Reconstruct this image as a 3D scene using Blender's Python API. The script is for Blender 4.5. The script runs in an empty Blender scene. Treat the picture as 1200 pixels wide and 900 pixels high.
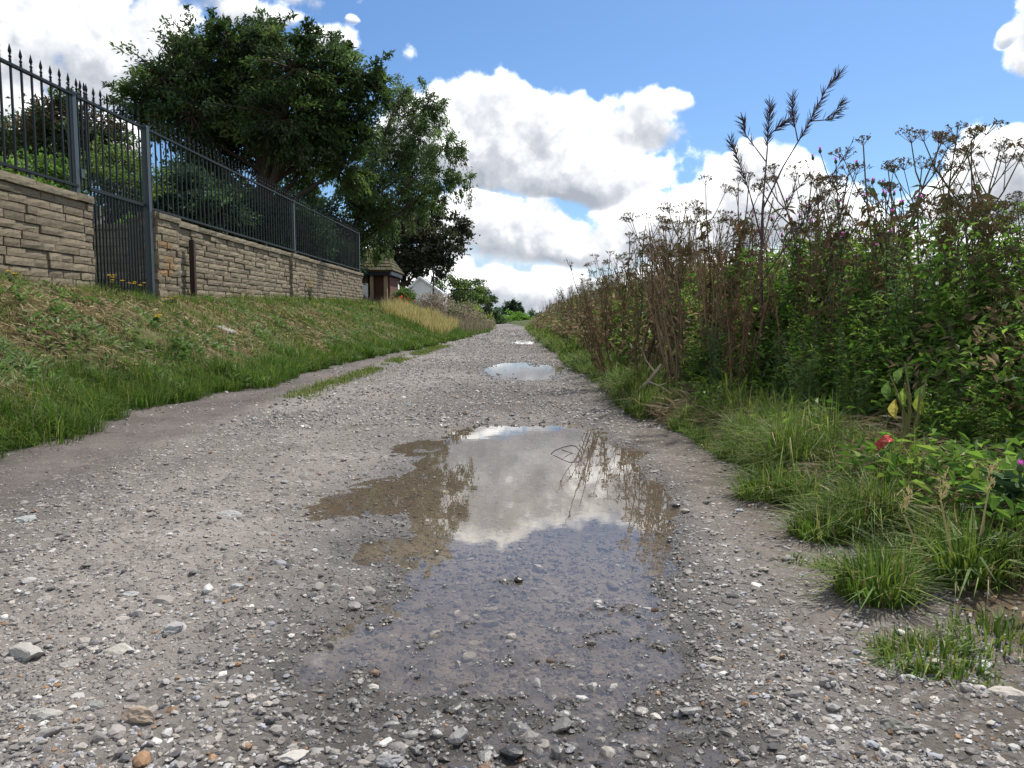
import bpy, math, random
import numpy as np

random.seed(11)
rng = np.random.default_rng(11)
SC = bpy.context.scene
COL = SC.collection
PI = math.pi

# ------------------------------------------------------------------ camera
CAM_H = 0.65
PITCH = math.radians(5.05)
F_PX = 906.0
cam_d = bpy.data.cameras.new("camera")
cam = bpy.data.objects.new("camera", cam_d)
COL.objects.link(cam)
cam.location = (0, 0, CAM_H)
cam.rotation_euler = (PI / 2 - PITCH, 0, 0)
cam_d.sensor_width = 36
cam_d.lens = 36 * F_PX / 1200
cam_d.clip_start = 0.05
cam_d.clip_end = 3000
SC.camera = cam


def ray(px, py):
    a, b = (px - 600) / F_PX, (450 - py) / F_PX
    d = np.array([a, math.cos(PITCH) + b * math.sin(PITCH), -math.sin(PITCH) + b * math.cos(PITCH)])
    return d


def W(px, py, Y):
    """world point at distance Y (along the track) seen at a place of the 1200x900 survey photo"""
    d = ray(px, py)
    return np.array([0, 0, CAM_H]) + d * (Y / d[1])


# ------------------------------------------------------------------ render settings, sun
SC.view_settings.view_transform = 'Standard'
SC.view_settings.look = 'None'
SC.view_settings.exposure = 0.45
SC.view_settings.gamma = 1.0
SC.render.engine = 'CYCLES'
cy = SC.cycles
cy.max_bounces = 6
cy.diffuse_bounces = 3
cy.glossy_bounces = 3
cy.transmission_bounces = 3
cy.transparent_max_bounces = 8
cy.sample_clamp_indirect = 6
cy.use_denoising = True

SUN_AZ, SUN_EL = math.radians(38), math.radians(56)
sun_dir = np.array([math.sin(SUN_AZ) * math.cos(SUN_EL), math.cos(SUN_AZ) * math.cos(SUN_EL), math.sin(SUN_EL)])
sl = bpy.data.lights.new("sun", 'SUN')
sl.energy = 4.2
sl.angle = math.radians(1.5)
sl.color = (1.0, 0.95, 0.87)
sun = bpy.data.objects.new("sun", sl)
COL.objects.link(sun)
sun.location = (8, 10, 20)
from mathutils import Vector, Matrix
sun.rotation_euler = Vector(-sun_dir).to_track_quat('-Z', 'Y').to_euler()


# ------------------------------------------------------------------ node expressions
class E:
    """a float socket with arithmetic"""
    nt = None

    def __init__(s, v):
        s.v = v

    @staticmethod
    def m(op, *a, clamp=False):
        n = E.nt.nodes.new('ShaderNodeMath')
        n.operation = op
        n.use_clamp = clamp
        for i, x in enumerate(a):
            x = x.v if isinstance(x, E) else x
            if isinstance(x, (int, float)):
                n.inputs[i].default_value = x
            else:
                E.nt.links.new(x, n.inputs[i])
        return E(n.outputs[0])

    def __add__(s, o): return E.m('ADD', s, o)
    def __radd__(s, o): return E.m('ADD', o, s)
    def __sub__(s, o): return E.m('SUBTRACT', s, o)
    def __rsub__(s, o): return E.m('SUBTRACT', o, s)
    def __mul__(s, o): return E.m('MULTIPLY', s, o)
    def __rmul__(s, o): return E.m('MULTIPLY', o, s)
    def __truediv__(s, o): return E.m('DIVIDE', s, o)


def smooth(x, a, b):
    n = E.nt.nodes.new('ShaderNodeMapRange')
    n.interpolation_type = 'SMOOTHSTEP'
    n.inputs['From Min'].default_value = a
    n.inputs['From Max'].default_value = b
    E.nt.links.new(x.v, n.inputs['Value'])
    return E(n.outputs['Result'])


def noise(vec, scale, detail=4, rough=0.55, dist=0.0, color=False):
    n = E.nt.nodes.new('ShaderNodeTexNoise')
    n.inputs['Scale'].default_value = scale
    n.inputs['Detail'].default_value = detail
    n.inputs['Roughness'].default_value = rough
    n.inputs['Distortion'].default_value = dist
    if vec is not None:
        E.nt.links.new(vec, n.inputs['Vector'])
    return n.outputs['Color'] if color else E(n.outputs['Fac'])


def voro(vec, scale, detail=2, feature='F1', rough=0.5):
    n = E.nt.nodes.new('ShaderNodeTexVoronoi')
    n.feature = feature
    n.inputs['Scale'].default_value = scale
    n.inputs['Detail'].default_value = detail
    n.inputs['Roughness'].default_value = rough
    if vec is not None:
        E.nt.links.new(vec, n.inputs['Vector'])
    return E(n.outputs['Distance'])


def vmath(op, a, b=None, scale=None):
    n = E.nt.nodes.new('ShaderNodeVectorMath')
    n.operation = op
    for i, x in enumerate((a, b)):
        if x is None:
            continue
        if isinstance(x, (tuple, list)):
            n.inputs[i].default_value = x
        else:
            E.nt.links.new(x, n.inputs[i])
    if scale is not None:
        if isinstance(scale, E):
            E.nt.links.new(scale.v, n.inputs['Scale'])
        else:
            n.inputs['Scale'].default_value = scale
    return n.outputs[0]


def mixc(fac, a, b):
    n = E.nt.nodes.new('ShaderNodeMix')
    n.data_type = 'RGBA'
    if isinstance(fac, E):
        E.nt.links.new(fac.v, n.inputs[0])
    else:
        n.inputs[0].default_value = fac
    for i, x in ((6, a), (7, b)):
        if isinstance(x, (tuple, list)):
            n.inputs[i].default_value = (*x, 1)
        else:
            E.nt.links.new(x, n.inputs[i])
    return n.outputs[2]


# ------------------------------------------------------------------ world: blue sky with cumulus
def make_world():
    w = bpy.data.worlds.new("World")
    SC.world = w
    w.use_nodes = True
    nt = w.node_tree
    nt.nodes.clear()
    E.nt = nt
    out = nt.nodes.new('ShaderNodeOutputWorld')
    bg = nt.nodes.new('ShaderNodeBackground')
    nt.links.new(bg.outputs[0], out.inputs[0])
    sky = nt.nodes.new('ShaderNodeTexSky')
    sky.sky_type = 'NISHITA'
    sky.sun_disc = False
    sky.sun_elevation = SUN_EL
    sky.sun_rotation = SUN_AZ
    sky.air_density = 1.0
    sky.dust_density = 0.6
    sky.ozone_density = 1.6
    tc = nt.nodes.new('ShaderNodeTexCoord')
    d0 = tc.outputs['Generated']
    # clouds in view: azimuth, elevation, half widths (up, down), weight -- surveyed as photo places
    spec = [  # px, py, rx, r_up, r_down, weight
        (60, 40, 190, 90, 75, 1.0), (175, 50, 90, 70, 40, .7), (40, 150, 150, 50, 60, .8), (-160, 60, 260, 150, 140, 1.0),
        (300, 18, 50, 26, 20, .75), (150, -60, 250, 70, 60, .8),
        (560, 165, 85, 80, 62, 1.0), (640, 180, 110, 68, 55, 1.0), (735, 152, 75, 38, 42, .95), (690, 215, 110, 45, 28, .9),
        (500, 140, 60, 45, 60, .8), (795, 130, 24, 14, 12, .5),
        (590, 285, 100, 55, 38, 1.0), (545, 262, 60, 30, 50, .8), (680, 292, 90, 40, 30, .9), (500, 330, 150, 40, 30, .8),
        (760, 262, 80, 40, 40, .9), (885, 232, 78, 64, 60, 1.05), (950, 255, 110, 40, 50, .9), (830, 262, 90, 42, 50, .9),
        (640, 345, 200, 34, 30, .95), (850, 330, 200, 45, 40, .8), (1060, 300, 160, 60, 60, .8),
        (1185, 200, 80, 56, 70, .9), (1240, 25, 46, 70, 85, .7), (1125, 232, 60, 30, 50, .8), (1330, 120, 120, 130, 160, .9),
        (475, 68, 10, 13, 12, .35), (408, 22, 9, 6, 6, .3), (1150, 157, 16, 7, 6, .35), (1186, 46, 12, 12, 10, .4),
        (385, 60, 40, 26, 18, .6),
    ]
    blobs = []
    for (px, py, rx, ru, rd, wt) in spec:
        d = ray(px, py)
        d = d / np.linalg.norm(d)
        k = 1 / math.hypot((px - 600) / F_PX, 1) ** 1.6
        blobs.append((math.atan2(d[0], d[1]), math.asin(d[2]), rx / F_PX * k, ru / F_PX * k ** .7, rd / F_PX * k ** .7, wt))

    sp = nt.nodes.new('ShaderNodeSeparateXYZ')
    # domain warp so outlines billow
    wn = noise(d0, 7.0, 2, 0.5, color=True)
    wv = vmath('ADD', d0, vmath('SCALE', vmath('SUBTRACT', wn, (.5, .5, .5)), scale=0.06))
    nt.links.new(wv, sp.inputs[0])
    x, y, z = (E(o) for o in sp.outputs)
    az = E.m('ARCTAN2', x, y)
    el = E.m('ARCSINE', z)
    B, HW, WS = None, None, None
    for (a, e, rx, ru, rd, wt) in blobs:
        da = (az - a) * (1 / rx)
        de = el - e
        t = E.m('MAXIMUM', de * (1 / ru), de * (1 / rd)) if ru < rd else E.m('MINIMUM', de * (1 / ru), de * (1 / rd))
        t = E.m('MAXIMUM', de, 0.0) * (1 / ru) + E.m('MINIMUM', de, 0.0) * (1 / rd)
        b = (1.0 - da * da - t * t) * wt
        B = b if B is None else E.m('SMOOTH_MAX', B, b, 0.35)
        wq = E.m('MAXIMUM', b + 0.25, 0.0)
        wq = wq * wq
        HW = wq * t if HW is None else E.m('MULTIPLY_ADD', wq, t, HW)
        WS = wq if WS is None else WS + wq
    H = HW / (WS + 0.02)                      # height within the cloud: -1 base, +1 top
    B = E.m('MAXIMUM', B, -1.2)
    # everywhere else in the sky: fair-weather cumulus of the same kind
    g = noise(vmath('MULTIPLY', d0, (1, 1, 1.7)), 2.6, 3, 0.5)
    G = (g - 0.50) * 7.0
    out_of_view = E.m('MAXIMUM', smooth(E.m('ABSOLUTE', az), 0.62, 0.85), smooth(el, 0.50, 0.75))
    B = B + out_of_view * (G - B)
    n1 = noise(d0, 9.0, 9, 0.64)
    v1 = voro(d0, 17.0, 1.0)
    v2 = voro(wv, 44.0, 1.0)
    D = B * 0.80 + 0.24 + (n1 - 0.5) * 1.9 + (0.42 - v1) * 0.40 + (0.42 - v2) * 0.26
    alpha = smooth(D, -0.06, 0.38)
    n2 = noise(vmath('ADD', d0, (0.010, 0.0, 0.022)), 9.0, 5, 0.64)     # same billows seen a step towards the sun
    relief = (n1 - n2) * 1.9
    edge = 1.0 - smooth(D, 0.05, 0.6)
    lit = smooth(H, -0.85, 0.25) * 0.62 + relief + (0.42 - v2) * 0.34 + (0.42 - v1) * 0.26 + edge * smooth(H, -0.7, 0.1) * 0.45 + 0.27
    lit = E.m('MULTIPLY', lit, 1.0, clamp=True)
    ramp = nt.nodes.new('ShaderNodeValToRGB')
    ramp.color_ramp.elements[0].position = 0.0
    ramp.color_ramp.elements[0].color = (0.33, 0.355, 0.405, 1)
    ramp.color_ramp.elements[1].position = 1.0
    ramp.color_ramp.elements[1].color = (1.75, 1.74, 1.70, 1)
    e = ramp.color_ramp.elements.new(0.38)
    e.color = (0.50, 0.525, 0.57, 1)
    e = ramp.color_ramp.elements.new(0.72)
    e.color = (0.80, 0.81, 0.83, 1)
    nt.links.new(lit.v, ramp.inputs[0])
    # low haze near the horizon
    sp = nt.nodes.new('ShaderNodeSeparateXYZ')
    nt.links.new(d0, sp.inputs[0])
    skyc = vmath('MULTIPLY', sky.outputs[0], (SKY * .66, SKY * .88, SKY * 1.12))
    low = smooth(E(sp.outputs[2]), 0.16, 0.0)
    skyc = mixc(low * 0.75, skyc, (0.52, 0.60, 0.72))
    res = mixc(alpha, skyc, ramp.outputs[0])
    nt.links.new(res, bg.inputs[0])
    bg.inputs[1].default_value = 1.0
    w.cycles.sampling_method = 'MANUAL'
    w.cycles.sample_map_resolution = 512


SKY = 0.088
make_world()


# ------------------------------------------------------------------ materials
def mat(name, col=(.5, .5, .5), attr=False, rough=.85, spec=.25, nz=None, nz2=None, bump=None, transl=0.0, rand=0.0,
        metal=0.0, wet=False, gain=1.0):
    m = bpy.data.materials.new(name)
    m.use_nodes = True
    nt = m.node_tree
    E.nt = nt
    b = nt.nodes['Principled BSDF']
    b.inputs['Roughness'].default_value = rough
    b.inputs['Specular IOR Level'].default_value = spec
    b.inputs['Metallic'].default_value = metal
    tc = nt.nodes.new('ShaderNodeTexCoord')
    vec = tc.outputs['Object']
    if attr:
        a = nt.nodes.new('ShaderNodeAttribute')
        a.attribute_name = 'col'
        c = a.outputs['Color']
        if gain != 1:
            c = vmath('SCALE', c, scale=gain)
    else:
        r = nt.nodes.new('ShaderNodeRGB')
        r.outputs[0].default_value = (*col, 1)
        c = r.outputs[0]
    if nz:
        s, amt = nz
        n = noise(vec, s, 6, .6)
        c = vmath('SCALE', c, scale=(n - .5) * (2.4 * amt) + 1.0)
    if nz2:                                     # second colour in patches
        s, c2, lo, hi = nz2
        n = smooth(noise(vec, s, 7, .65), lo, hi)
        c = mixc(n, c, c2)
    if rand:
        oi = nt.nodes.new('ShaderNodeObjectInfo')
        c = vmath('SCALE', c, scale=(E(oi.outputs['Random']) - .5) * (2 * rand) + 1.0)
    if wet:
        a2 = nt.nodes.new('ShaderNodeAttribute')
        a2.attribute_name = 'wet'
        wv = E(a2.outputs['Fac'])
        c = vmath('SCALE', c, scale=1.0 - wv * 0.55)
        nt.links.new((rough - wv * (rough - .32)).v, b.inputs['Roughness'])
    nt.links.new(c, b.inputs['Base Color'])
    if bump:
        bn = nt.nodes.new('ShaderNodeBump')
        bn.inputs['Strength'].default_value = bump[1]
        bn.inputs['Distance'].default_value = bump[2]
        nt.links.new(noise(vec, bump[0], 8, .65).v, bn.inputs['Height'])
        nt.links.new(bn.outputs[0], b.inputs['Normal'])
    if transl:
        t = nt.nodes.new('ShaderNodeBsdfTranslucent')
        nt.links.new(c, t.inputs[0])
        mx = nt.nodes.new('ShaderNodeMixShader')
        mx.inputs[0].default_value = transl
        nt.links.new(b.outputs[0], mx.inputs[1])
        nt.links.new(t.outputs[0], mx.inputs[2])
        nt.links.new(mx.outputs[0], nt.nodes['Material Output'].inputs[0])
    return m


M_LEAF = mat("leaf", attr=True, rough=.55, spec=.35, transl=.50, gain=1.95)
M_GRASS = mat("grass", attr=True, rough=.6, spec=.3, transl=.44, gain=1.38)
M_STEM = mat("stem", attr=True, rough=.8, spec=.2)
M_DRY = mat("dry", attr=True, rough=.9, spec=.1, transl=.25, gain=1.45)
M_BARK = mat("bark", (.075, .055, .042), rough=.95, nz=(14, .5), bump=(30, .8, .02))
M_STONE = mat("walling_stone", (.265, .218, .148), rough=.95, nz=(19, .34), nz2=(7, (.10, .088, .068), .50, .72),
              bump=(70, .8, .012), rand=.28)
M_ORANGE = mat("orange_walling_stone", (.30, .195, .10), rough=.95, nz=(22, .3), nz2=(7, (.14, .10, .07), .58, .8), bump=(70, .7, .012), rand=.25)
M_CAP = mat("cap_stone", (.235, .20, .135), rough=.95, nz=(13, .3), nz2=(9, (.10, .085, .065), .47, .66), bump=(50, .7, .012), rand=.22)
M_MORTAR = mat("mortar", (.13, .108, .08), rough=1, nz=(30, .3), bump=(60, .6, .01))
M_IRON = mat("painted_iron", (.007, .013, .013), rough=.5, spec=.22, nz=(40, .25))
M_POST = mat("painted_post", (.030, .044, .049), rough=.45, spec=.5, nz=(25, .15), nz2=(60, (.12, .07, .04), .70, .78))
M_RUST = mat("rusty_iron", (.045, .03, .024), rough=.85, nz=(30, .4), bump=(60, .5, .006))
M_WHITE = mat("white_paint", (.78, .78, .77), rough=.6, nz=(9, .08))
M_TILE = mat("roof_tile", (.085, .066, .045), rough=.95, nz=(9, .35), nz2=(5, (.085, .085, .035), .42, .6), rand=.3)
M_SLATE = mat("grey_roof_tile", (.19, .175, .17), rough=.9, nz=(9, .25), rand=.2)
M_BRICK = mat("red_brick", (.12, .058, .042), rough=.95, nz=(25, .35), rand=.3)
M_TIMBER = mat("pale_timber", (.36, .27, .17), rough=.85, nz=(20, .3))
M_DARKWOOD = mat("dark_timber", (.035, .03, .04), rough=.7, nz=(20, .3))
M_LEAD = mat("grey_fascia", (.20, .20, .22), rough=.6, nz=(9, .2))
M_CONC = mat("concrete", (.26, .24, .21), rough=.95, nz=(18, .3), bump=(60, .5, .01))
M_ROCK = mat("gravel_stone", attr=True, rough=.75, spec=.35, nz=(90, .22), wet=True, bump=(160, .4, .003), gain=.82)
M_PINK = mat("thistle_flower", (.42, .09, .36), rough=.8, nz=(60, .3), transl=.25)
M_YELLOW = mat("yellow_petal", (.75, .52, .03), rough=.7, transl=.2)
M_RED = mat("red_foil", (.42, .04, .04), rough=.5, spec=.4, nz=(40, .5))


def ground_mat():
    m = bpy.data.materials.new("track_gravel")
    m.use_nodes = True
    nt = m.node_tree
    E.nt = nt
    b = nt.nodes['Principled BSDF']
    tc = nt.nodes.new('ShaderNodeTexCoord')
    vec = tc.outputs['Object']
    a = nt.nodes.new('ShaderNodeAttribute'); a.attribute_name = 'col'
    w = nt.nodes.new('ShaderNodeAttribute'); w.attribute_name = 'wet'
    k = nt.nodes.new('ShaderNodeAttribute'); k.attribute_name = 'grit'
    wet, grit = E(w.outputs['Fac']), E(k.outputs['Fac'])
    c = a.outputs['Color']
    n0 = noise(vec, 1.6, 8, .65)
    c = vmath('SCALE', c, scale=(n0 - .5) * 1.7 + 1.0)
    # embedded chips: cell colours
    vv = nt.nodes.new('ShaderNodeTexVoronoi'); vv.inputs['Scale'].default_value = 62
    nt.links.new(vec, vv.inputs['Vector'])
    sp = nt.nodes.new('ShaderNodeSeparateColor'); nt.links.new(vv.outputs['Color'], sp.inputs[0])
    chip = smooth(E(sp.outputs[0]), .52, .60) * smooth(E(vv.outputs['Distance']), .55, .38) * grit
    chipc = mixc(E(sp.outputs[1]), (.07, .065, .062), (.38, .35, .32))
    c = mixc(chip * .85, c, chipc)
    vw = nt.nodes.new('ShaderNodeTexVoronoi'); vw.inputs['Scale'].default_value = 24
    nt.links.new(vec, vw.inputs['Vector'])
    sq = nt.nodes.new('ShaderNodeSeparateColor'); nt.links.new(vw.outputs['Color'], sq.inputs[0])
    chip2 = smooth(E(sq.outputs[0]), .60, .66) * smooth(E(vw.outputs['Distance']), .50, .36) * grit
    chipc2 = mixc(E(sq.outputs[1]), (.09, .082, .076), (.36, .33, .30))
    c = mixc(chip2 * .8, c, chipc2)
    fine = noise(vec, 140, 6, .7)
    c = vmath('SCALE', c, scale=(fine - .5) * 1.2 + 1.0)
    c = vmath('SCALE', c, scale=1.0 - wet * .52)
    nt.links.new(c, b.inputs['Base Color'])
    nt.links.new((.93 - wet * .52).v, b.inputs['Roughness'])
    b.inputs['Specular IOR Level'].default_value = .35
    bn = nt.nodes.new('ShaderNodeBump')
    bn.inputs['Strength'].default_value = .9
    bn.inputs['Distance'].default_value = .012
    h = noise(vec, 55, 9, .7) + chip * .5 + chip2 * .6
    nt.links.new(h.v, bn.inputs['Height'])
    nt.links.new(bn.outputs[0], b.inputs['Normal'])
    return m


M_TRACK = ground_mat()
M_SOIL = mat("soil", attr=True, rough=1, spec=.1, nz=(9, .45), bump=(45, .9, .02), gain=1.0)


def water_mat():
    m = bpy.data.materials.new("puddle_water")
    m.use_nodes = True
    nt = m.node_tree
    E.nt = nt
    nt.nodes.remove(nt.nodes['Principled BSDF'])
    out = nt.nodes['Material Output']
    tr = nt.nodes.new('ShaderNodeBsdfTransparent'); tr.inputs[0].default_value = (.90, .85, .77, 1)
    df = nt.nodes.new('ShaderNodeBsdfDiffuse'); df.inputs[0].default_value = (.36, .31, .26, 1)
    m1 = nt.nodes.new('ShaderNodeMixShader'); m1.inputs[0].default_value = .13
    nt.links.new(tr.outputs[0], m1.inputs[1]); nt.links.new(df.outputs[0], m1.inputs[2])
    gl = nt.nodes.new('ShaderNodeBsdfGlossy'); gl.inputs['Roughness'].default_value = .012
    fr = nt.nodes.new('ShaderNodeFresnel'); fr.inputs[0].default_value = 1.68
    m2 = nt.nodes.new('ShaderNodeMixShader')
    nt.links.new(fr.outputs[0], m2.inputs[0])
    nt.links.new(m1.outputs[0], m2.inputs[1]); nt.links.new(gl.outputs[0], m2.inputs[2])
    bn = nt.nodes.new('ShaderNodeBump'); bn.inputs['Strength'].default_value = .05; bn.inputs['Distance'].default_value = .004
    tc = nt.nodes.new('ShaderNodeTexCoord')
    nt.links.new(noise(tc.outputs['Object'], 9, 3, .5).v, bn.inputs['Height'])
    nt.links.new(bn.outputs[0], gl.inputs['Normal'])
    nt.links.new(m2.outputs[0], out.inputs[0])
    return m


M_WATER = water_mat()


# ------------------------------------------------------------------ mesh helpers
def new_mesh(name, v, f, m, c=None, smooth_=False, fa=None):
    v = np.ascontiguousarray(v, np.float32)
    f = np.ascontiguousarray(f, np.int32)
    me = bpy.data.meshes.new(name)
    me.vertices.add(len(v))
    me.vertices.foreach_set('co', v.ravel())
    k = f.shape[1]
    me.loops.add(f.size)
    me.loops.foreach_set('vertex_index', f.ravel())
    me.polygons.add(len(f))
    me.polygons.foreach_set('loop_start', np.arange(0, f.size, k, dtype=np.int32))
    me.polygons.foreach_set('use_smooth', np.full(len(f), smooth_, bool))
    if c is not None:
        a = me.attributes.new('col', 'FLOAT_COLOR', 'POINT')
        cc = np.ones((len(v), 4), np.float32)
        cc[:, :3] = c
        a.data.foreach_set('color', cc.ravel())
    for kx, vals in (fa or {}).items():
        a = me.attributes.new(kx, 'FLOAT', 'POINT')
        a.data.foreach_set('value', np.ascontiguousarray(vals, np.float32))
    me.update(calc_edges=True)
    me.materials.append(m)
    return me


def link(name, me, parent=None, loc=None, rot=None, scale=None):
    o = bpy.data.objects.new(name, me)
    COL.objects.link(o)
    if parent is not None:
        o.parent = parent
    if loc is not None:
        o.location = [float(q) for q in loc]
    if rot is not None:
        o.rotation_euler = rot
    if scale is not None:
        o.scale = scale
    return o


def tag(o, label=None, cat=None, group=None, kind=None):
    if label: o['label'] = label
    if cat: o['category'] = cat
    if group: o['group'] = group
    if kind: o['kind'] = kind
    return o


def thing(name, label, cat, loc=(0, 0, 0), rotz=0, group=None, scale=None):
    o = link(name, None, None, loc, (0, 0, rotz), scale)
    o.empty_display_size = .1
    return tag(o, label, cat, group)


class MB:
    def __init__(s):
        s.v, s.f, s.c, s.n = [], [], [], 0

    def add(s, v, f, c=(.5, .5, .5)):
        v = np.asarray(v, float).reshape(-1, 3)
        f = np.asarray(f, int).reshape(-1, 3)
        c = np.broadcast_to(np.asarray(c, float), v.shape)
        s.v.append(v); s.f.append(f + s.n); s.c.append(c)
        s.n += len(v)

    def mesh(s, name, m, smooth_=False):
        return new_mesh(name, np.concatenate(s.v), np.concatenate(s.f), m, np.concatenate(s.c), smooth_)

    def build(s, name, m, parent=None, smooth_=False, **k):
        return link(name, s.mesh(name, m, smooth_), parent, **k)

    def box(s, lo, hi, c=(.5, .5, .5)):
        (x0, y0, z0), (x1, y1, z1) = lo, hi
        v = [(x0, y0, z0), (x1, y0, z0), (x1, y1, z0), (x0, y1, z0), (x0, y0, z1), (x1, y0, z1), (x1, y1, z1), (x0, y1, z1)]
        f = [(0, 2, 1), (0, 3, 2), (4, 5, 6), (4, 6, 7), (0, 1, 5), (0, 5, 4), (1, 2, 6), (1, 6, 5), (2, 3, 7), (2, 7, 6), (3, 0, 4), (3, 4, 7)]
        s.add(v, f, c)

    def tube(s, pts, rad, sides=5, c=(.5, .5, .5)):
        p = np.asarray(pts, float)
        k = len(p)
        r = np.broadcast_to(np.asarray(rad, float), (k,))
        t = np.gradient(p, axis=0)
        t /= np.linalg.norm(t, axis=1)[:, None] + 1e-9
        ref = np.array([.31, .95, .05]) if abs(t[:, 2]).mean() > .7 else np.array([.05, .1, 1.])
        n = np.cross(t, ref); n /= np.linalg.norm(n, axis=1)[:, None] + 1e-9
        b = np.cross(t, n)
        a = np.arange(sides) * 2 * PI / sides
        v = p[:, None] + r[:, None, None] * (np.cos(a)[None, :, None] * n[:, None] + np.sin(a)[None, :, None] * b[:, None])
        v = v.reshape(-1, 3)
        i = np.arange(k - 1)[:, None] * sides
        j = np.arange(sides)[None]
        q0, q1 = i + j, i + (j + 1) % sides
        f = np.stack([np.stack([q0, q1, q1 + sides], -1), np.stack([q0, q1 + sides, q0 + sides], -1)], 2).reshape(-1, 3)
        v = np.vstack([v, p[-1:]])
        e = (k - 1) * sides
        f = np.vstack([f, [(e + q, e + (q + 1) % sides, k * sides) for q in range(sides)]])
        s.add(v, f, c)

    def leaves(s, pos, d, L, Wd, col, fold=.25, up=None):
        """folded diamond leaves; pos,d (n,3)"""
        n = len(pos)
        if n == 0:
            return
        d = d / (np.linalg.norm(d, axis=1)[:, None] + 1e-9)
        u = rng.normal(size=(n, 3)) * .6 + np.array([0, 0, 1.]) if up is None else up
        side = np.cross(d, u); side /= np.linalg.norm(side, axis=1)[:, None] + 1e-9
        nr = np.cross(side, d)
        L = np.broadcast_to(L, (n,))[:, None]; Wd = np.broadcast_to(Wd, (n,))[:, None]
        mid = pos + d * L * .45
        tip = pos + d * L - nr * L * .12
        lf = mid + side * Wd * .5 + nr * Wd * fold
        rt = mid - side * Wd * .5 + nr * Wd * fold
        v = np.stack([pos, lf, tip, rt], 1).reshape(-1, 3)
        b = np.arange(n)[:, None] * 4
        f = np.stack([b + np.array([0, 2, 1]), b + np.array([0, 3, 2])], 1).reshape(-1, 3)
        c = np.repeat(np.broadcast_to(col, (n, 3)), 4, axis=0)
        s.add(v, f, c)

    def blades(s, pos, h, w, col, lean=.4, head=None):
        """grass blades: 3 triangles each"""
        n = len(pos)
        if n == 0:
            return
        a = rng.uniform(0, 2 * PI, n) if head is None else head
        ld = np.stack([np.cos(a), np.sin(a), np.zeros(n)], 1)
        a2 = a + PI / 2 + rng.normal(size=n) * .5
        sd = np.stack([np.cos(a2), np.sin(a2), np.zeros(n)], 1)
        h = np.broadcast_to(h, (n,))[:, None]; w = np.broadcast_to(w, (n,))[:, None]
        k = (np.abs(rng.normal(size=n)) * lean)[:, None]
        upv = np.array([0, 0, 1.])
        mid = pos + upv * h * .55 + ld * h * k * .3
        tip = pos + upv * h * np.maximum(.35, 1 - .35 * k) + ld * h * k
        v = np.stack([pos - sd * w * .5, pos + sd * w * .5, mid - sd * w * .42, mid + sd * w * .42, tip], 1).reshape(-1, 3)
        b = np.arange(n)[:, None] * 5
        f = np.stack([b + np.array(q) for q in ((0, 1, 3), (0, 3, 2), (2, 3, 4))], 1).reshape(-1, 3)
        s.add(v, f, np.repeat(np.broadcast_to(col, (n, 3)), 5, axis=0))


def scatter(mb, pv, pf, pos, scale, col, tilt=.3):
    """many copies of a small shape joined into one mesh"""
    n = len(pos)
    a = rng.uniform(0, 2 * PI, n)
    ca, sa = np.cos(a), np.sin(a)
    R = np.zeros((n, 3, 3)); R[:, 0, 0] = ca; R[:, 0, 1] = -sa; R[:, 1, 0] = sa; R[:, 1, 1] = ca; R[:, 2, 2] = 1
    t = rng.normal(size=n) * tilt
    T = np.zeros((n, 3, 3)); T[:, 0, 0] = 1; T[:, 1, 1] = np.cos(t); T[:, 1, 2] = -np.sin(t); T[:, 2, 1] = np.sin(t); T[:, 2, 2] = np.cos(t)
    v = pv[None] * scale[:, None]
    v = np.einsum('nij,nkj->nki', R @ T, v) + pos[:, None]
    k = len(pv)
    f = (pf[None] + (np.arange(n) * k)[:, None, None]).reshape(-1, 3)
    mb.add(v.reshape(-1, 3), f, np.repeat(col, k, axis=0))


def hsh(ix, iy, s):
    h = (ix * 374761393 + iy * 668265263 + s * 974634821) & 0x7fffffff
    h = ((h ^ (h >> 13)) * 1274126177) & 0x7fffffff
    return ((h ^ (h >> 16)) & 0xffff) / 65535.0


def vn(x, y, s=0):
    x = np.asarray(x, float); y = np.asarray(y, float)
    ix = np.floor(x).astype(np.int64); iy = np.floor(y).astype(np.int64)
    fx = x - ix; fy = y - iy
    fx = fx * fx * (3 - 2 * fx); fy = fy * fy * (3 - 2 * fy)
    a, b, c, d = hsh(ix, iy, s), hsh(ix + 1, iy, s), hsh(ix, iy + 1, s), hsh(ix + 1, iy + 1, s)
    return a + (b - a) * fx + (c - a) * fy + (a - b - c + d) * fx * fy


def fbm(x, y, o=4, s=0):
    t, a, n = 0, .5, 0
    for i in range(o):
        t = t + a * vn(x * 2 ** i, y * 2 ** i, s + i * 7); n += a; a *= .5
    return t / n


def sst(x, a, b):
    t = np.clip((x - a) / (b - a), 0, 1)
    return t * t * (3 - 2 * t)


# ------------------------------------------------------------------ the lie of the land
WALL_X = -4.30
ZW = -0.022                     # water level of the near puddle


def left_edge(y):
    e = np.interp(y, [0, 3.0, 3.7, 5.35, 7, 11.8, 17.8, 29.5, 45, 60, 400], [-2.35, -2.35, -2.45, -2.72, -2.42, -2.28, -1.62, -.95, -.75, -1.6, -3])
    return e + (fbm(y * 1.7, y * 0, 3, 5) - .5) * .35


def right_edge(y):
    e = np.interp(y, [0, 2, 3, 4, 5.3, 8.4, 15, 30, 45, 60, 400], [1.02, .92, .93, .88, .76, .76, .70, .66, .62, -.2, -.6])
    return e + (fbm(y * 1.9, y * 0, 3, 9) - .5) * .22


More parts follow.
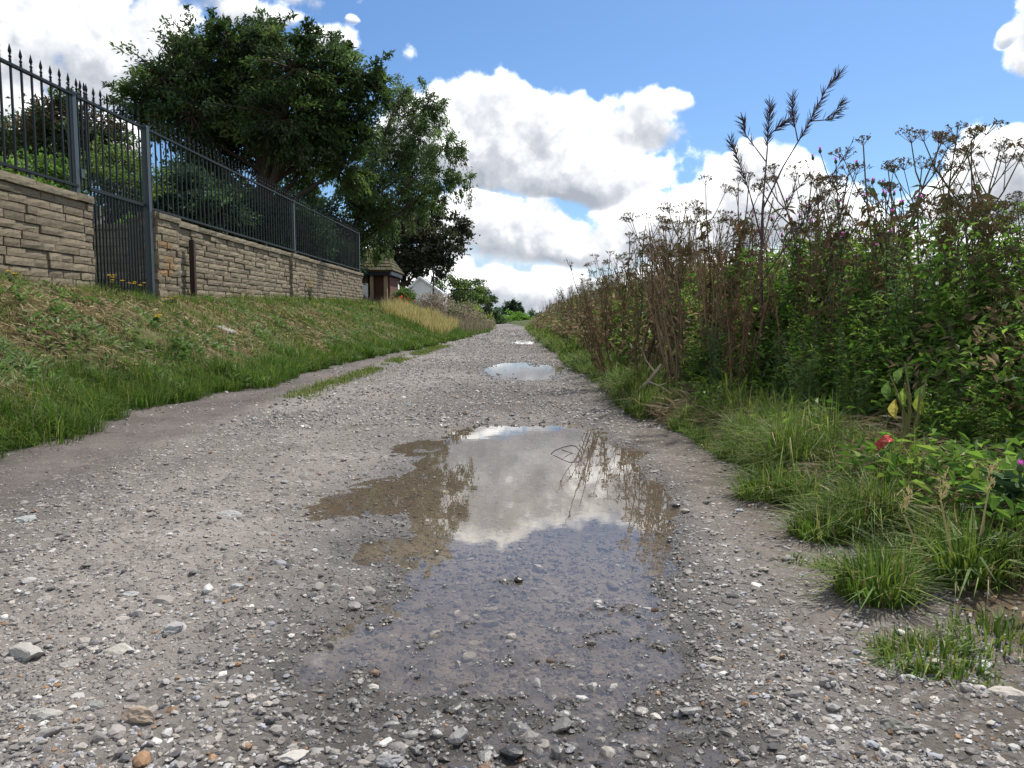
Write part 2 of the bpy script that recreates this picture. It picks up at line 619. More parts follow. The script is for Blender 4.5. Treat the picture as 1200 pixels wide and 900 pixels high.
def puddle_dip(x, y):
    c = np.interp(y, [.8, 1.5, 2.2, 3.1, 4.0, 4.7], [.0, .02, .09, .10, .08, .05])
    w = np.interp(y, [.8, 1.3, 2.2, 3.1, 4.0, 4.5, 4.8], [.36, .42, .40, .52, .50, .46, .36])
    A = np.interp(y, [.6, 1.05, 1.35, 1.7, 2.1, 2.6, 4.2, 4.55, 4.95], [.021, .0235, .0255, .0285, .033, .060, .055, .034, .0])
    s = np.abs(x - c) / w + (fbm(x * 4 + 3, y * 4, 3, 17) - .5) * .5
    d = A * (1 - sst(s, .62, 1.22))
    d2 = .034 * np.exp(-(((x + .52) / .36) ** 2 + ((y - 2.9) / .55) ** 2) ** 1.5)
    d3 = .030 * np.exp(-(((x + .42) / .26) ** 2 + ((y - 3.9) / .35) ** 2) ** 1.5)
    d4 = .026 * np.exp(-(((x + .34) / .2) ** 2 + ((y - 2.2) / .25) ** 2) ** 1.5)
    d = np.maximum(np.maximum(d, d2), np.maximum(d3, d4))
    for (cx, cy_, rx, ry, a) in ((.12, 9.5, .50, 1.7, .05), (.30, 19.6, .36, 1.8, .05), (.18, 25.5, .30, 1.2, .05)):
        d = np.maximum(d, a * (.15 + 1.5 * fbm(x * 3.5, y * 1.3, 3, 19)) * np.exp(-(((x - cx) / rx) ** 2 + ((y - cy_) / ry) ** 2) ** 2))
    return d


def land(x, y, fine=True):
    x = np.asarray(x, float); y = np.asarray(y, float)
    L, R = left_edge(y), right_edge(y)
    z = np.zeros_like(x)
    # track: slightly dished wheel tracks, lumps, chippings
    z += (fbm(x * 1.3, y * 1.3, 3, 21) - .5) * .035 + (fbm(x * 5.5, y * 5.5, 3, 22) - .5) * .014
    on = sst(x, L - .05, L + .25) * (1 - sst(x, R - .2, R + .1))
    if fine:
        near = np.clip(9 / np.maximum(y, 1) - .4, 0, 1)
        z += on * near * ((vn(x * 23, y * 23, 3) - .5) * .011 + (vn(x * 47, y * 47, 4) - .5) * .010 + np.maximum(vn(x * 11, y * 11, 8) - .62, 0) * .03)
    z -= puddle_dip(x, y) * 1.1
    z -= .02 * np.exp(-((x + 1.45) / .25) ** 2) * on * (fbm(x, y * .6, 2, 33))
    # left bank up to the wall
    t = np.clip((L - x) / (L + 4.32), 0, 1)
    top = np.interp(y, [0, 5.8, 7.6, 9.4, 13, 22, 30, 45, 70], [1.0, .98, .89, .82, .92, 1.03, .62, .22, .1])
    prof = np.interp(t, [0, .06, .3, .6, .85, 1], [0, .05, .33, .70, .93, 1.0])
    bank = top * prof
    lumps = sst(t, 0.02, .25) * ((fbm(x * 2.1, y * 2.1, 4, 41) - .5) * .16 * (1 - sst(t, .85, 1)))
    z = z * (1 - sst(t, 0, .15)) + bank + lumps
    z = z + sst(-x, 4.6, 5.2) * .25
    # right verge: a low shoulder
    u = np.clip(x - R, 0, 60)
    z += .10 * sst(u, 0, .6) + .12 * sst(u, .5, 2.5) + sst(u, 0.05, .4) * (fbm(x * 3, y * 3, 3, 51) - .5) * .08
    z += sst(y, 46, 80) * .15 * 0
    return z


def build_ground():
    xs = np.concatenate([-np.geomspace(4.6, 600, 30)[::-1], np.arange(-4.55, -2.9, .055), np.arange(-2.9, 1.35, .020),
                         np.arange(1.36, 2.6, .06), np.geomspace(2.65, 600, 34)])
    ys = np.concatenate([np.linspace(-60, .70, 16), .8 * 1.0085 ** np.arange(0, 520), np.geomspace(66, 1200, 22)])
    X, Y = np.meshgrid(xs, ys)
    Z = land(X, Y)
    nx, ny = len(xs), len(ys)
    v = np.stack([X, Y, Z], -1).reshape(-1, 3)
    i = (np.arange(ny - 1)[:, None] * nx + np.arange(nx - 1)[None]).ravel()
    q = np.stack([i, i + 1, i + nx + 1, i + nx], 1)
    cx = X[:-1, :-1].ravel() + .01
    cyy = Y[:-1, :-1].ravel()
    L, R = left_edge(cyy), right_edge(cyy)
    isT = (cx > L - .12) & (cx < R + .1)
    isB = cx <= L - .12
    # colours (dry)
    x, y = v[:, 0], v[:, 1]
    n1 = np.clip(.5 + 1.7 * (fbm(x * 1.1, y * .5, 4, 61) - .5) + .25 * sst(-x, .7, 1.3), 0, 1)[:, None]
    ct = np.array([.080, .070, .060]) * (1 - n1) + np.array([.222, .198, .174]) * n1
    pathm = (sst(-x, 1.62, 1.95) * (y < 26))[:, None]
    ct = ct * (1 - pathm) + np.array([.115, .097, .086]) * (.82 + .36 * fbm(x * 2, y, 3, 63)[:, None]) * pathm
    edge = sst(x, .45, .85)[:, None]
    ct = ct * (1 - .75 * edge) + np.array([.105, .083, .062]) * .75 * edge
    wl = v[:, 2] - ZW
    dip = puddle_dip(x, y)
    silt = (sst(-wl, -.003, .009) * sst(dip, .004, .012))[:, None]
    ct = ct * (1 - silt) + (np.array([.17, .125, .07]) + (np.array([.37, .33, .285]) - np.array([.17, .125, .07])) * (sst(-y, -2.75, -2.1) * sst(x, -.62, -.38))[:, None]) * silt
    near_p = np.exp(-((x - .0) / .62) ** 4) * np.exp(-((y - 2.5) / 2.1) ** 4)
    wet = np.clip(sst(-wl, -.040, .0) * np.clip(near_p * 1.5 + (y > 7) * (dip > .01), 0, 1), 0, 1)
    wet = wet * (1 - .5 * silt[:, 0])
    wet = np.maximum(wet, .55 * (1 - silt[:, 0]) * near_p * (y < 2.0) * sst(fbm(x * 3, y * 3, 3, 71), .3, .55))
    grit = np.clip(1 - pathm[:, 0] * .85 - edge[:, 0] * .55, 0, 1)
    cs = np.array([.10, .078, .052]) * (.7 + .6 * fbm(x * 3, y * 3, 3, 65)[:, None])
    cb = np.array([.105, .098, .045]) * (.7 + .6 * fbm(x * 2, y * 2, 3, 66)[:, None])
    far = np.maximum(sst(np.abs(x), 9, 14), sst(y, 30, 40))[:, None]
    cb = cb * (1 - far) + np.array([.07, .09, .035]) * far
    cs = cs * (1 - far) + np.array([.07, .09, .035]) * far

    def piece(name, mask, c, m, label):
        f = q[mask]
        used = np.zeros(len(v), bool); used[f.ravel()] = True
        idx = np.cumsum(used) - 1
        fa = {'wet': wet[used], 'grit': grit[used]} if m is M_TRACK else None
        o = link(name, new_mesh(name, v[used], idx[f], m, c[used], True, fa))
        tag(o, label, kind='structure')
    piece('gravel_track', isT, ct, M_TRACK, 'rough unsurfaced gravel track running away between the bank and the thicket')
    piece('grass_bank', isB, cb, M_SOIL, 'sloping soil of the grassy bank below the stone wall')
    piece('verge_ground', ~(isT | isB), cs, M_SOIL, 'dark soil of the overgrown verge right of the track')


build_ground()


def puddle(name, cx, cy_, rx, ry, label, z=ZW):
    k = 48
    a = np.arange(k) * 2 * PI / k
    r = 1 + .08 * np.sin(3 * a + cx) + .05 * np.sin(5 * a)
    v = np.vstack([[(cx, cy_, z)], np.stack([cx + rx * r * np.cos(a), cy_ + ry * r * np.sin(a), np.full(k, z)], 1)])
    f = [(0, 1 + i, 1 + (i + 1) % k) for i in range(k)]
    tag(link(name, new_mesh(name, v, f, M_WATER)), label, kind='structure')


puddle('puddle', -.12, 2.85, 1.0, 2.1, 'large shallow puddle mirroring clouds in the middle of the track')
puddle('puddle', .12, 9.5, .62, 2.0, 'second smaller puddle farther along the track')
puddle('puddle', .30, 19.6, .45, 2.1, 'thin bright puddle far along the track')
puddle('puddle', .18, 25.5, .36, 1.4, 'farthest sliver of puddle where the track narrows')


# ------------------------------------------------------------------ rocks
def ico(sub):
    t = (1 + 5 ** .5) / 2
    v = np.array([(-1, t, 0), (1, t, 0), (-1, -t, 0), (1, -t, 0), (0, -1, t), (0, 1, t), (0, -1, -t), (0, 1, -t), (t, 0, -1), (t, 0, 1), (-t, 0, -1), (-t, 0, 1)], float)
    v /= np.linalg.norm(v[0])
    f = [(0, 11, 5), (0, 5, 1), (0, 1, 7), (0, 7, 10), (0, 10, 11), (1, 5, 9), (5, 11, 4), (11, 10, 2), (10, 7, 6), (7, 1, 8), (3, 9, 4), (3, 4, 2), (3, 2, 6), (3, 6, 8), (3, 8, 9), (4, 9, 5), (2, 4, 11), (6, 2, 10), (8, 6, 7), (9, 8, 1)]
    v = list(map(tuple, v))
    for _ in range(sub):
        cache, g = {}, []
        def mid(a, b):
            k = (min(a, b), max(a, b))
            if k not in cache:
                p = np.array(v[a]) + np.array(v[b]); p /= np.linalg.norm(p)
                v.append(tuple(p)); cache[k] = len(v) - 1
            return cache[k]
        for a, b, c in f:
            x, y, z = mid(a, b), mid(b, c), mid(c, a)
            g += [(a, x, z), (b, y, x), (c, z, y), (x, y, z)]
        f = g
    return np.array(v), np.array(f)


def rock(sub, r, cuts=5):
    v, f = ico(sub)
    v = v.copy()
    for _ in range(cuts):           # flatten by planes: broken stone facets
        n = r.normal(size=3); n /= np.linalg.norm(n)
        d = r.uniform(.45, .85)
        k = v @ n
        v = v - np.outer(np.maximum(k - d, 0), n)
    v += r.normal(size=v.shape) * .04
    return v, f


PAL = np.array([(.46, .44, .41), (.40, .36, .31), (.30, .275, .25), (.23, .21, .195), (.115, .11, .11), (.33, .20, .11), (.60, .58, .54), (.36, .36, .38)])
PALP = np.array([.20, .22, .20, .14, .08, .03, .05, .08])


def gravel():
    r = np.random.default_rng(5)
    octv = np.array([(1, 0, 0), (-1, 0, 0), (0, 1, 0), (0, -1, 0), (0, 0, 1), (0, 0, -1)], float)
    octf = np.array([(0, 2, 4), (2, 1, 4), (1, 3, 4), (3, 0, 4), (2, 0, 5), (1, 2, 5), (3, 1, 5), (0, 3, 5)])
    mb = MB()

    def spread(n, y0, y1, pw, rmin, rmax, protos, sink, gr):
        y = (r.uniform(0, 1, n) * (y1 ** pw - y0 ** pw) + y0 ** pw) ** (1 / pw)
        L, R = left_edge(y) + .02, right_edge(y) + .12
        half = .70 * y + .15
        x = r.uniform(np.maximum(L, -half), np.minimum(R, half))
        keep = r.uniform(0, 1, n) < np.clip(.30 + 1.5 * (fbm(x * 2.2, y * 1.5, 4, gr) - .38), .08, 1)
        keep &= r.uniform(0, 1, n) < np.where(x < -1.75, .18, 1)
        keep &= r.uniform(0, 1, n) < np.where(x > .62, .6, 1)
        x, y = x[keep], y[keep]
        m = len(x)
        rad = rmin * (rmax / rmin) ** (r.uniform(0, 1, m) ** 1.9)
        rad = np.maximum(rad, .0010 * y)
        sc = np.stack([rad * r.uniform(.8, 1.5, m), rad * r.uniform(.7, 1.1, m), rad * r.uniform(.35, .75, m)], 1)
        z = land(x, y) + sc[:, 2] * sink
        col = PAL[r.choice(len(PAL), m, p=PALP)] * r.uniform(.75, 1.2, (m, 1))
        dp = puddle_dip(x, y)
        wl = z - sc[:, 2] * .2 - ZW
        wet = (1 - sst(wl, .0, .02)) * sst(dp, .002, .012) * (y < 6) * np.where(wl < -.004, .35, 1)
        part = r.integers(0, len(protos), m)
        for k, (pv, pf) in enumerate(protos):
            s = part == k
            scatter(mb, pv, pf, np.stack([x[s], y[s], z[s]], 1), sc[s], col[s], .22)
            W_.append(np.repeat(wet[s], len(pv)))
    W_ = []
    spread(62000, 1.0, 7.0, -.5, .0022, .0065, [(octv + r.normal(size=octv.shape) * .18, octf) for _ in range(5)], .25, 81)
    spread(24000, 1.0, 13., -.3, .0042, .0105, [rock(0, r, 3) for _ in range(8)], .22, 82)
    spread(1700, 1.05, 14., -.4, .009, .021, [rock(1, r, 6) for _ in range(10)], .02, 83)
    spread(30000, 4.5, 36., -.25, .007, .018, [(octv + r.normal(size=octv.shape) * .18, octf) for _ in range(4)], .25, 84)
    me = new_mesh('gravel', np.concatenate(mb.v), np.concatenate(mb.f), M_ROCK, np.concatenate(mb.c), False, {'wet': np.concatenate(W_)})
    tag(link('gravel', me), 'loose pale chippings strewn over the track', kind='stuff')
    # the largest stones, one by one
    big = [
        (1052, 860, .030, (.20, .21, .20), 'rounded grey green cobble near the bottom right of the track'),
        (1185, 818, .036, (.50, .47, .45), 'pale flat stone at the right foot of the grassy verge'),
        (768, 826, .017, (.58, .57, .55), 'small white stone standing in the shallow water right of the puddle middle'),
        (438, 792, .016, (.60, .59, .57), 'white angular stone alone in the shallow left edge of the puddle'),
        (345, 888, .024, (.55, .54, .53), 'whitish broken stone at the bottom edge left of the puddle'),
        (457, 886, .023, (.32, .33, .36), 'blue grey stone in the shallow water at the bottom edge'),
        (30, 765, .042, (.44, .44, .43), 'broad pale grey slab stone near the left edge of the track'),
        (136, 763, .032, (.48, .47, .44), 'long flat pale stone left of the puddle with a shaded lower side'),
        (50, 842, .036, (.43, .43, .42), 'flat grey stone in the bottom left corner among chippings'),
        (105, 826, .028, (.27, .28, .28), 'dark topped flat stone with a black shadow at bottom left'),
        (165, 846, .034, (.42, .34, .28), 'pinkish broken stone at the bottom left of the track'),
        (205, 737, .028, (.40, .41, .43), 'blue grey wedge stone left of the puddle'),
        (150, 697, .024, (.45, .46, .48), 'pale grey stone with a dark notch in the left stony band'),
        (276, 685, .022, (.40, .43, .46), 'bluish stone at the right end of the left stony band'),
        (270, 602, .040, (.45, .46, .48), 'largest pale stone in the heap left of the puddle'),
        (32, 605, .045, (.42, .45, .47), 'grey blue stone by the dirt path at the left edge'),
        (1000, 782, .020, (.44, .47, .47), 'pale stone with grey end on bare dirt by the verge'),
        (1110, 772, .018, (.60, .57, .52), 'cream stone just below the nearest grass tuft'),
        (978, 846, .020, (.50, .51, .54), 'bluish white stone at the lower right of the track'),
        (1095, 820, .017, (.62, .60, .57), 'chalk white chip beside a dark one on the dirt'),
        (1080, 868, .018, (.48, .45, .44), 'mauve grey flat stone right of the rounded cobble'),
        (843, 770, .020, (.46, .42, .37), 'tan stone on the gravel right of the puddle'),
        (760, 544, .026, (.20, .18, .16), 'dark flat stone on the far right shore of the puddle'),
    ]
    for (px, py, s, c, lab) in big:
        s *= .8
        d = ray(px, py)
        p = np.array([0, 0, CAM_H]) + d * (CAM_H / -d[2])
        z = float(land(p[0], p[1]))
        pv, pf = rock(2, r, 9)
        v = pv * np.array([s * r.uniform(.95, 1.35), s * r.uniform(.7, .95), s * r.uniform(.38, .55)])
        a = r.uniform(-.5, .5)
        v = v @ np.array([(math.cos(a), math.sin(a), 0), (-math.sin(a), math.cos(a), 0), (0, 0, 1)])
        me = new_mesh('stone', v, pf, M_ROCK, np.tile(np.array(c) * np.array([.92, .88, .80]), (len(v), 1)), False, {'wet': np.zeros(len(v))})
        o = link('stone', me, None, (p[0], p[1], max(z, ZW - .01) + s * .06))
        tag(o, lab, 'stone', 'larger stones on the track')


gravel()


# ------------------------------------------------------------------ stone walls
def stone_protos(n=10):
    """rock faced blocks in a unit box: face towards +X"""
    r = np.random.default_rng(3)
    out = []
    for _ in range(n):
        v, f = [], []
        ny_, nz_ = 5, 3
        for j in range(nz_):
            for i in range(ny_):
                u, w = i / (ny_ - 1) - .5, j / (nz_ - 1) - .5
                rim = (i in (0, ny_ - 1)) or (j in (0, nz_ - 1))
                v.append((.5 + (r.uniform(-.045, .0) if rim else r.uniform(.0, .055)), u + (r.uniform(-.02, .02) if not rim else r.uniform(-.008, .008)), w + (r.uniform(-.14, .14) if not rim else r.uniform(-.035, .035))))
        for j in range(nz_ - 1):
            for i in range(ny_ - 1):
                a = j * ny_ + i
                f += [(a, a + 1, a + ny_ + 1), (a, a + ny_ + 1, a + ny_)]
        ring = [i for i in range(ny_)] + [ny_ - 1 + ny_ * j for j in range(1, nz_)] + [ny_ * (nz_ - 1) + i for i in range(ny_ - 2, -1, -1)] + [ny_ * j for j in range(nz_ - 2, 0, -1)]
        b = len(v)
        for k in ring:
            v.append((-.5, v[k][1], v[k][2]))
        for k in range(len(ring)):
            k2 = (k + 1) % len(ring)
            f += [(ring[k], b + k2, ring[k2]), (ring[k], b + k, b + k2)]
        f = np.array(f)
        out.append((np.array(v), f))
    return out


SP = stone_protos()
SPM = {}


def sp_mesh(k, m):
    if (k, m.name) not in SPM:
        SPM[(k, m.name)] = new_mesh('stone', SP[k][0], SP[k][1], m)
    return SPM[(k, m.name)]


def lay_courses(root, origin, ydir, length, z0, z1, courses, depth, cap=True, limit=300, mean=.30, orange=None, seed=1, capover=.03, keep=None):
    """stones along a wall face. origin = face line start (x,y), ydir = unit direction along the wall, the face looks to its right"""
    r = np.random.default_rng(seed)
    ox, oy = origin
    ux, uy = ydir
    nx_, ny_ = uy, -ux                    # outward normal
    ang = math.atan2(ny_, nx_)
    caph = .075 if cap else 0
    ch = (z1 - z0 - caph) / courses
    jobs = []
    for ci in range(courses):
        s = -r.uniform(0, mean * .6)
        while s < length:
            tall = 1
            l = mean * r.uniform(.45, 1.55)
            a, b = max(s, 0), min(s + l, length)
            if b - a > .04:
                jobs.append((a, b, z0 + ci * ch, z0 + (ci + 1) * ch, depth, 0, r.integers(len(SP)), r.uniform(-.010, .012)))
            s += l
    if cap:
        s = 0
        while s < length:
            l = r.uniform(.45, .8)
            b = min(s + l, length)
            if length - b < .2: b = length
            jobs.append((s, b, z1 - caph, z1 + r.uniform(-.004, .006), depth + capover * 2, capover, r.integers(len(SP)), r.uniform(-.004, .004)))
            s = b
    jobs.sort(key=lambda q: oy + uy * q[0])          # nearest first
    rest = MB()
    for i, (a, b, za, zb, dp, over, k, jut) in enumerate(jobs):
        j = .005 if not over else .003
        ctr = (a + b) / 2
        jit = r.uniform(-.004, .004)
        off = jut - dp / 2 + over
        cx, cyy, cz = ox + ux * ctr + nx_ * off, oy + uy * ctr + ny_ * off, (za + zb) / 2 + jit
        sc = (dp, b - a - 2 * j, zb - za - (2 * j if not over else .004))
        m = M_CAP if over else (M_ORANGE if orange and orange(ctr, (za + zb) / 2, r) else M_STONE)
        # unit stone's relief is 10-20% of its depth: keep it to centimetres
        sx = min(dp, .12)
        off2 = jut + over - sx / 2
        if i < limit:
            o = link('stone', sp_mesh(int(k), m), root, (ox + ux * ctr + nx_ * off2, oy + uy * ctr + ny_ * off2, cz), (0, 0, ang), (sx, sc[1], sc[2]))
        else:
            v = SP[k][0] * np.array([sx, sc[1], sc[2]])
            ca, sa = math.cos(ang), math.sin(ang)
            v = v @ np.array([(ca, sa, 0), (-sa, ca, 0), (0, 0, 1)]) + np.array([ox + ux * ctr + nx_ * off2, oy + uy * ctr + ny_ * off2, cz])
            rest.add(v, SP[k][1])
    if rest.n:
        tag(rest.build('distant_stones', M_STONE, root), kind='stuff')


WZ0, WZ1 = .62, 1.86
GATE0, GATE1 = 8.05, 9.32
t = thing('stone_wall', 'long coursed buff stone wall under the railings right of the gate', 'wall')
c = MB(); c.box((WALL_X - .26, 9.55, .5), (WALL_X - .022, 22.4, WZ1 - .078)); c.build('wall_core', M_MORTAR, t)
lay_courses(t, (WALL_X, 10.02), (0, 1), 12.38, WZ0, WZ1, 15, .26, seed=4, mean=.30)
lay_courses(t, (WALL_X - .2, 9.39), (1, 0), .24, WZ0, WZ1 + .04, 14, .2, cap=False, mean=.24, seed=21)
t = thing('stone_pier', 'gate pier with orange tinted stones at the near end of the long wall', 'pier')
c = MB(); c.box((WALL_X - .30, 9.42, .5), (WALL_X + .02, 9.99, WZ1 - .04)); c.build('pier_core', M_MORTAR, t)
lay_courses(t, (WALL_X + .045, 9.40), (0, 1), .62, WZ0, WZ1 + .03, 14, .3, seed=9, mean=.24,
            orange=lambda s, z, r: .1 < s < .42 and z > 1.1 and r.uniform() < .8)
t = thing('stone_wall', 'short near stretch of coursed stone wall left of the iron gate', 'wall')
c = MB(); c.box((WALL_X - .26, 2.6, .5), (WALL_X - .022, GATE0 - .022, WZ1 - .078)); c.build('wall_core', M_MORTAR, t)
lay_courses(t, (WALL_X, 2.6), (0, 1), GATE0 - 2.6, WZ0, WZ1, 15, .26, seed=2, mean=.30)
t = thing('garden_wall', 'shaded stone step wall seen through the iron gate', 'wall')
c = MB(); c.box((-6.6, 10.32, .7), (-4.62, 10.6, 1.83)); c.build('wall_core', M_MORTAR, t)
lay_courses(t, (-6.6, 10.30), (1, 0), 1.98, .9, 1.85, 8, .2, seed=6, cap=True)
t = thing('stone_pier', 'slightly projecting dark pier midway along the long wall', 'pier')
c = MB(); c.box((WALL_X - .1, 15.12, .7), (WALL_X + .02, 15.55, WZ1 - .1)); c.build('pier_core', M_MORTAR, t)
lay_courses(t, (WALL_X + .05, 15.1), (0, 1), 0.47, WZ0, WZ1 - .01, 14, .14, seed=19, mean=.24)


# ------------------------------------------------------------------ railings and gate
def picket_mesh(h, w=.016, head=True, name='picket'):
    mb = MB()
    mb.box((-w / 2, -w / 2, 0), (w / 2, w / 2, h))
    if head:
        prof = [(0, .5), (.012, 1.15), (.022, 1.15), (.03, .6), (.045, .6), (.062, 1.35), (.085, 1.0), (.13, .02)]
        mb.tube([(0, 0, h + z) for z, _ in prof], [w * .72 * q for _, q in prof], 6)
        mb.tube([(0, -w * 1.5, h + .052), (0, -w * .5, h + .046), (0, w * .5, h + .046), (0, w * 1.5, h + .052)], [.002, .006, .006, .002], 5)
    return mb.mesh(name, M_IRON)


PK = picket_mesh(1.0)
PKL = picket_mesh(1.0, .014, False)


def rail_z(y):
    return np.interp(y, [3, 6.4, 9, 22.4], [2.77, 2.80, 2.855, 2.97])


def railing(name, label, y0, y1, x, posts, ret=None):
    t = thing(name, label, 'railing', (x, y0, 0))
    zt0, zt1 = rail_z(y0), rail_z(y1)
    zb = 1.935
    for nm, za, zc in (('top_rail', zt0, zt1), ('bottom_rail', zb, zb + .01)):
        mb = MB()
        v = []
        for (yy, zz) in ((0, za), (y1 - y0, zc)):
            v += [(-.006, yy, zz - .018), (.034, yy, zz - .018), (.034, yy, zz + .006), (-.006, yy, zz + .006)]
        f = [(0, 1, 5), (0, 5, 4), (1, 2, 6), (1, 6, 5), (2, 3, 7), (2, 7, 6), (3, 0, 4), (3, 4, 7), (0, 2, 1), (0, 3, 2), (4, 5, 6), (4, 6, 7)]
        mb.add(np.array(v) - np.array([.012, 0, 0]), f)
        mb.build(nm, M_IRON, t)
    n = int((y1 - y0) / .145)
    for i in range(n):
        yy = (i + .5) * (y1 - y0) / n
        zt = float(rail_z(y0 + yy))
        if any(abs(y0 + yy - p) < .05 for p in posts):
            continue
        hgt = zt + .05 - (zb - .03)
        o = link('picket', PK, t, (0.002, yy, zb - .03), None, (1, 1, hgt))
    for p in posts:
        mb = MB(); z1 = float(rail_z(p)) + .012
        mb.box((-.034, -.034, 0), (.034, .034, z1 - 1.80)); mb.box((-.040, -.040, z1 - 1.80), (.040, .040, z1 - 1.785))
        mb.build('post', M_POST, t, loc=(-.02, p - y0, 1.80))
    # feet carrying the bottom rail
    y = .6
    while y < y1 - y0:
        mb = MB(); mb.box((-.012, -.012, 0), (.012, .012, .075)); mb.build('foot', M_POST, t, loc=(0.002, y, 1.845)); y += 1.9
    return t


# picket heads must keep their size although the bars vary in length: build a bar of true length per stretch
def rebuild_pickets():
    cache = {}
    for o in list(bpy.data.objects):
        if o.name.startswith('picket') and o.scale.z != 1.0 and o.data is PK:
            h = round(o.scale.z * 50) / 50
            if h not in cache:
                cache[h] = picket_mesh(h)
            o.data = cache[h]
            o.scale = (1, 1, 1)


RX = WALL_X - .04
railing('iron_railing', 'near spiked dark green iron railing on the short wall left of the gate', 2.7, 7.86, RX, [7.86])
rr = railing('iron_railing', 'long spiked dark iron railing receding along the stone wall', 9.40, 22.2, RX, [22.2, 15.6])
rt = thing('iron_railing', 'return of dark railing turning away at the far wall end', 'railing', (RX - .06, 22.25, 0))
for i in range(26):
    link('picket', PK, rt, (-.10 * i - .06, 0, 1.9), None, (1, 1, 1.06))
for nm, zz in (('top_rail', 2.94), ('bottom_rail', 1.95)):
    mb = MB(); mb.box((-2.7, -.012, zz - .02), (0, .030, zz + .004)); mb.build(nm, M_IRON, rt)

g = thing('iron_gate', 'tall black iron garden gate between the wall end and its post', 'gate', (RX, GATE0, 0))
zr0, zr1 = float(rail_z(7.86)), float(rail_z(GATE1))
mb = MB()
v = []
for (yy, zz) in ((7.90 - GATE0, zr0), (GATE1 - .05 - GATE0, zr1)):
    v += [(-.02, yy, zz - .02), (.02, yy, zz - .02), (.02, yy, zz + .005), (-.02, yy, zz + .005)]
mb.add(v, [(0, 1, 5), (0, 5, 4), (1, 2, 6), (1, 6, 5), (2, 3, 7), (2, 7, 6), (3, 0, 4), (3, 4, 7), (0, 2, 1), (0, 3, 2), (4, 5, 6), (4, 6, 7)])
mb.build('top_rail', M_IRON, g)
for nm, zz in (('middle_rail', 1.93), ('bottom_rail', .85)):
    mb = MB(); mb.box((-.018, .02, zz), (.018, GATE1 - GATE0 - .055, zz + .035)); mb.build(nm, M_IRON, g)
for i in range(3):
    link('picket', PK, g, (0, -.12 + i * .07, 1.92), None, (1, 1, float(rail_z(8.0)) + .05 - 1.92))
n = 9
for i in range(n):
    yy = .06 + i * (GATE1 - GATE0 - .17) / (n - 1)
    link('picket', PK, g, (0, yy, .86), None, (1, 1, float(rail_z(GATE0 + yy)) + .05 - .86))
    if i < n - 1:
        link('picket', PK, g, (0.001, yy + (GATE1 - GATE0 - .17) / (n - 1) / 2, .86), None, (.8, .8, 1.14))
mb = MB(); mb.box((-.035, -.035, 0), (.035, .035, zr1 - .58)); mb.build('post', M_POST, g, loc=(.02, GATE1 - GATE0, .6))
mb = MB(); mb.box((-.025, -.03, 0), (.025, .03, .09)); mb.build('latch_box', M_POST, g, loc=(.0, 7.935 - GATE0, 2.03))
rebuild_pickets()

# dark iron bar standing against the wall
p = W(222, 318, 10.25)
mb = MB(); mb.box((-.035, -.03, 0), (.03, .03, .86)); mb.box((-.045, -.04, -.1), (.04, .04, .05)); mb.box((-.028, -.024, .86), (.022, .022, .875))
tag(mb.build('iron_bar', M_RUST, None, loc=(WALL_X + .09, 10.3, .77)), 'dark rusty square bar standing upright against the stone wall by the pier', 'post')

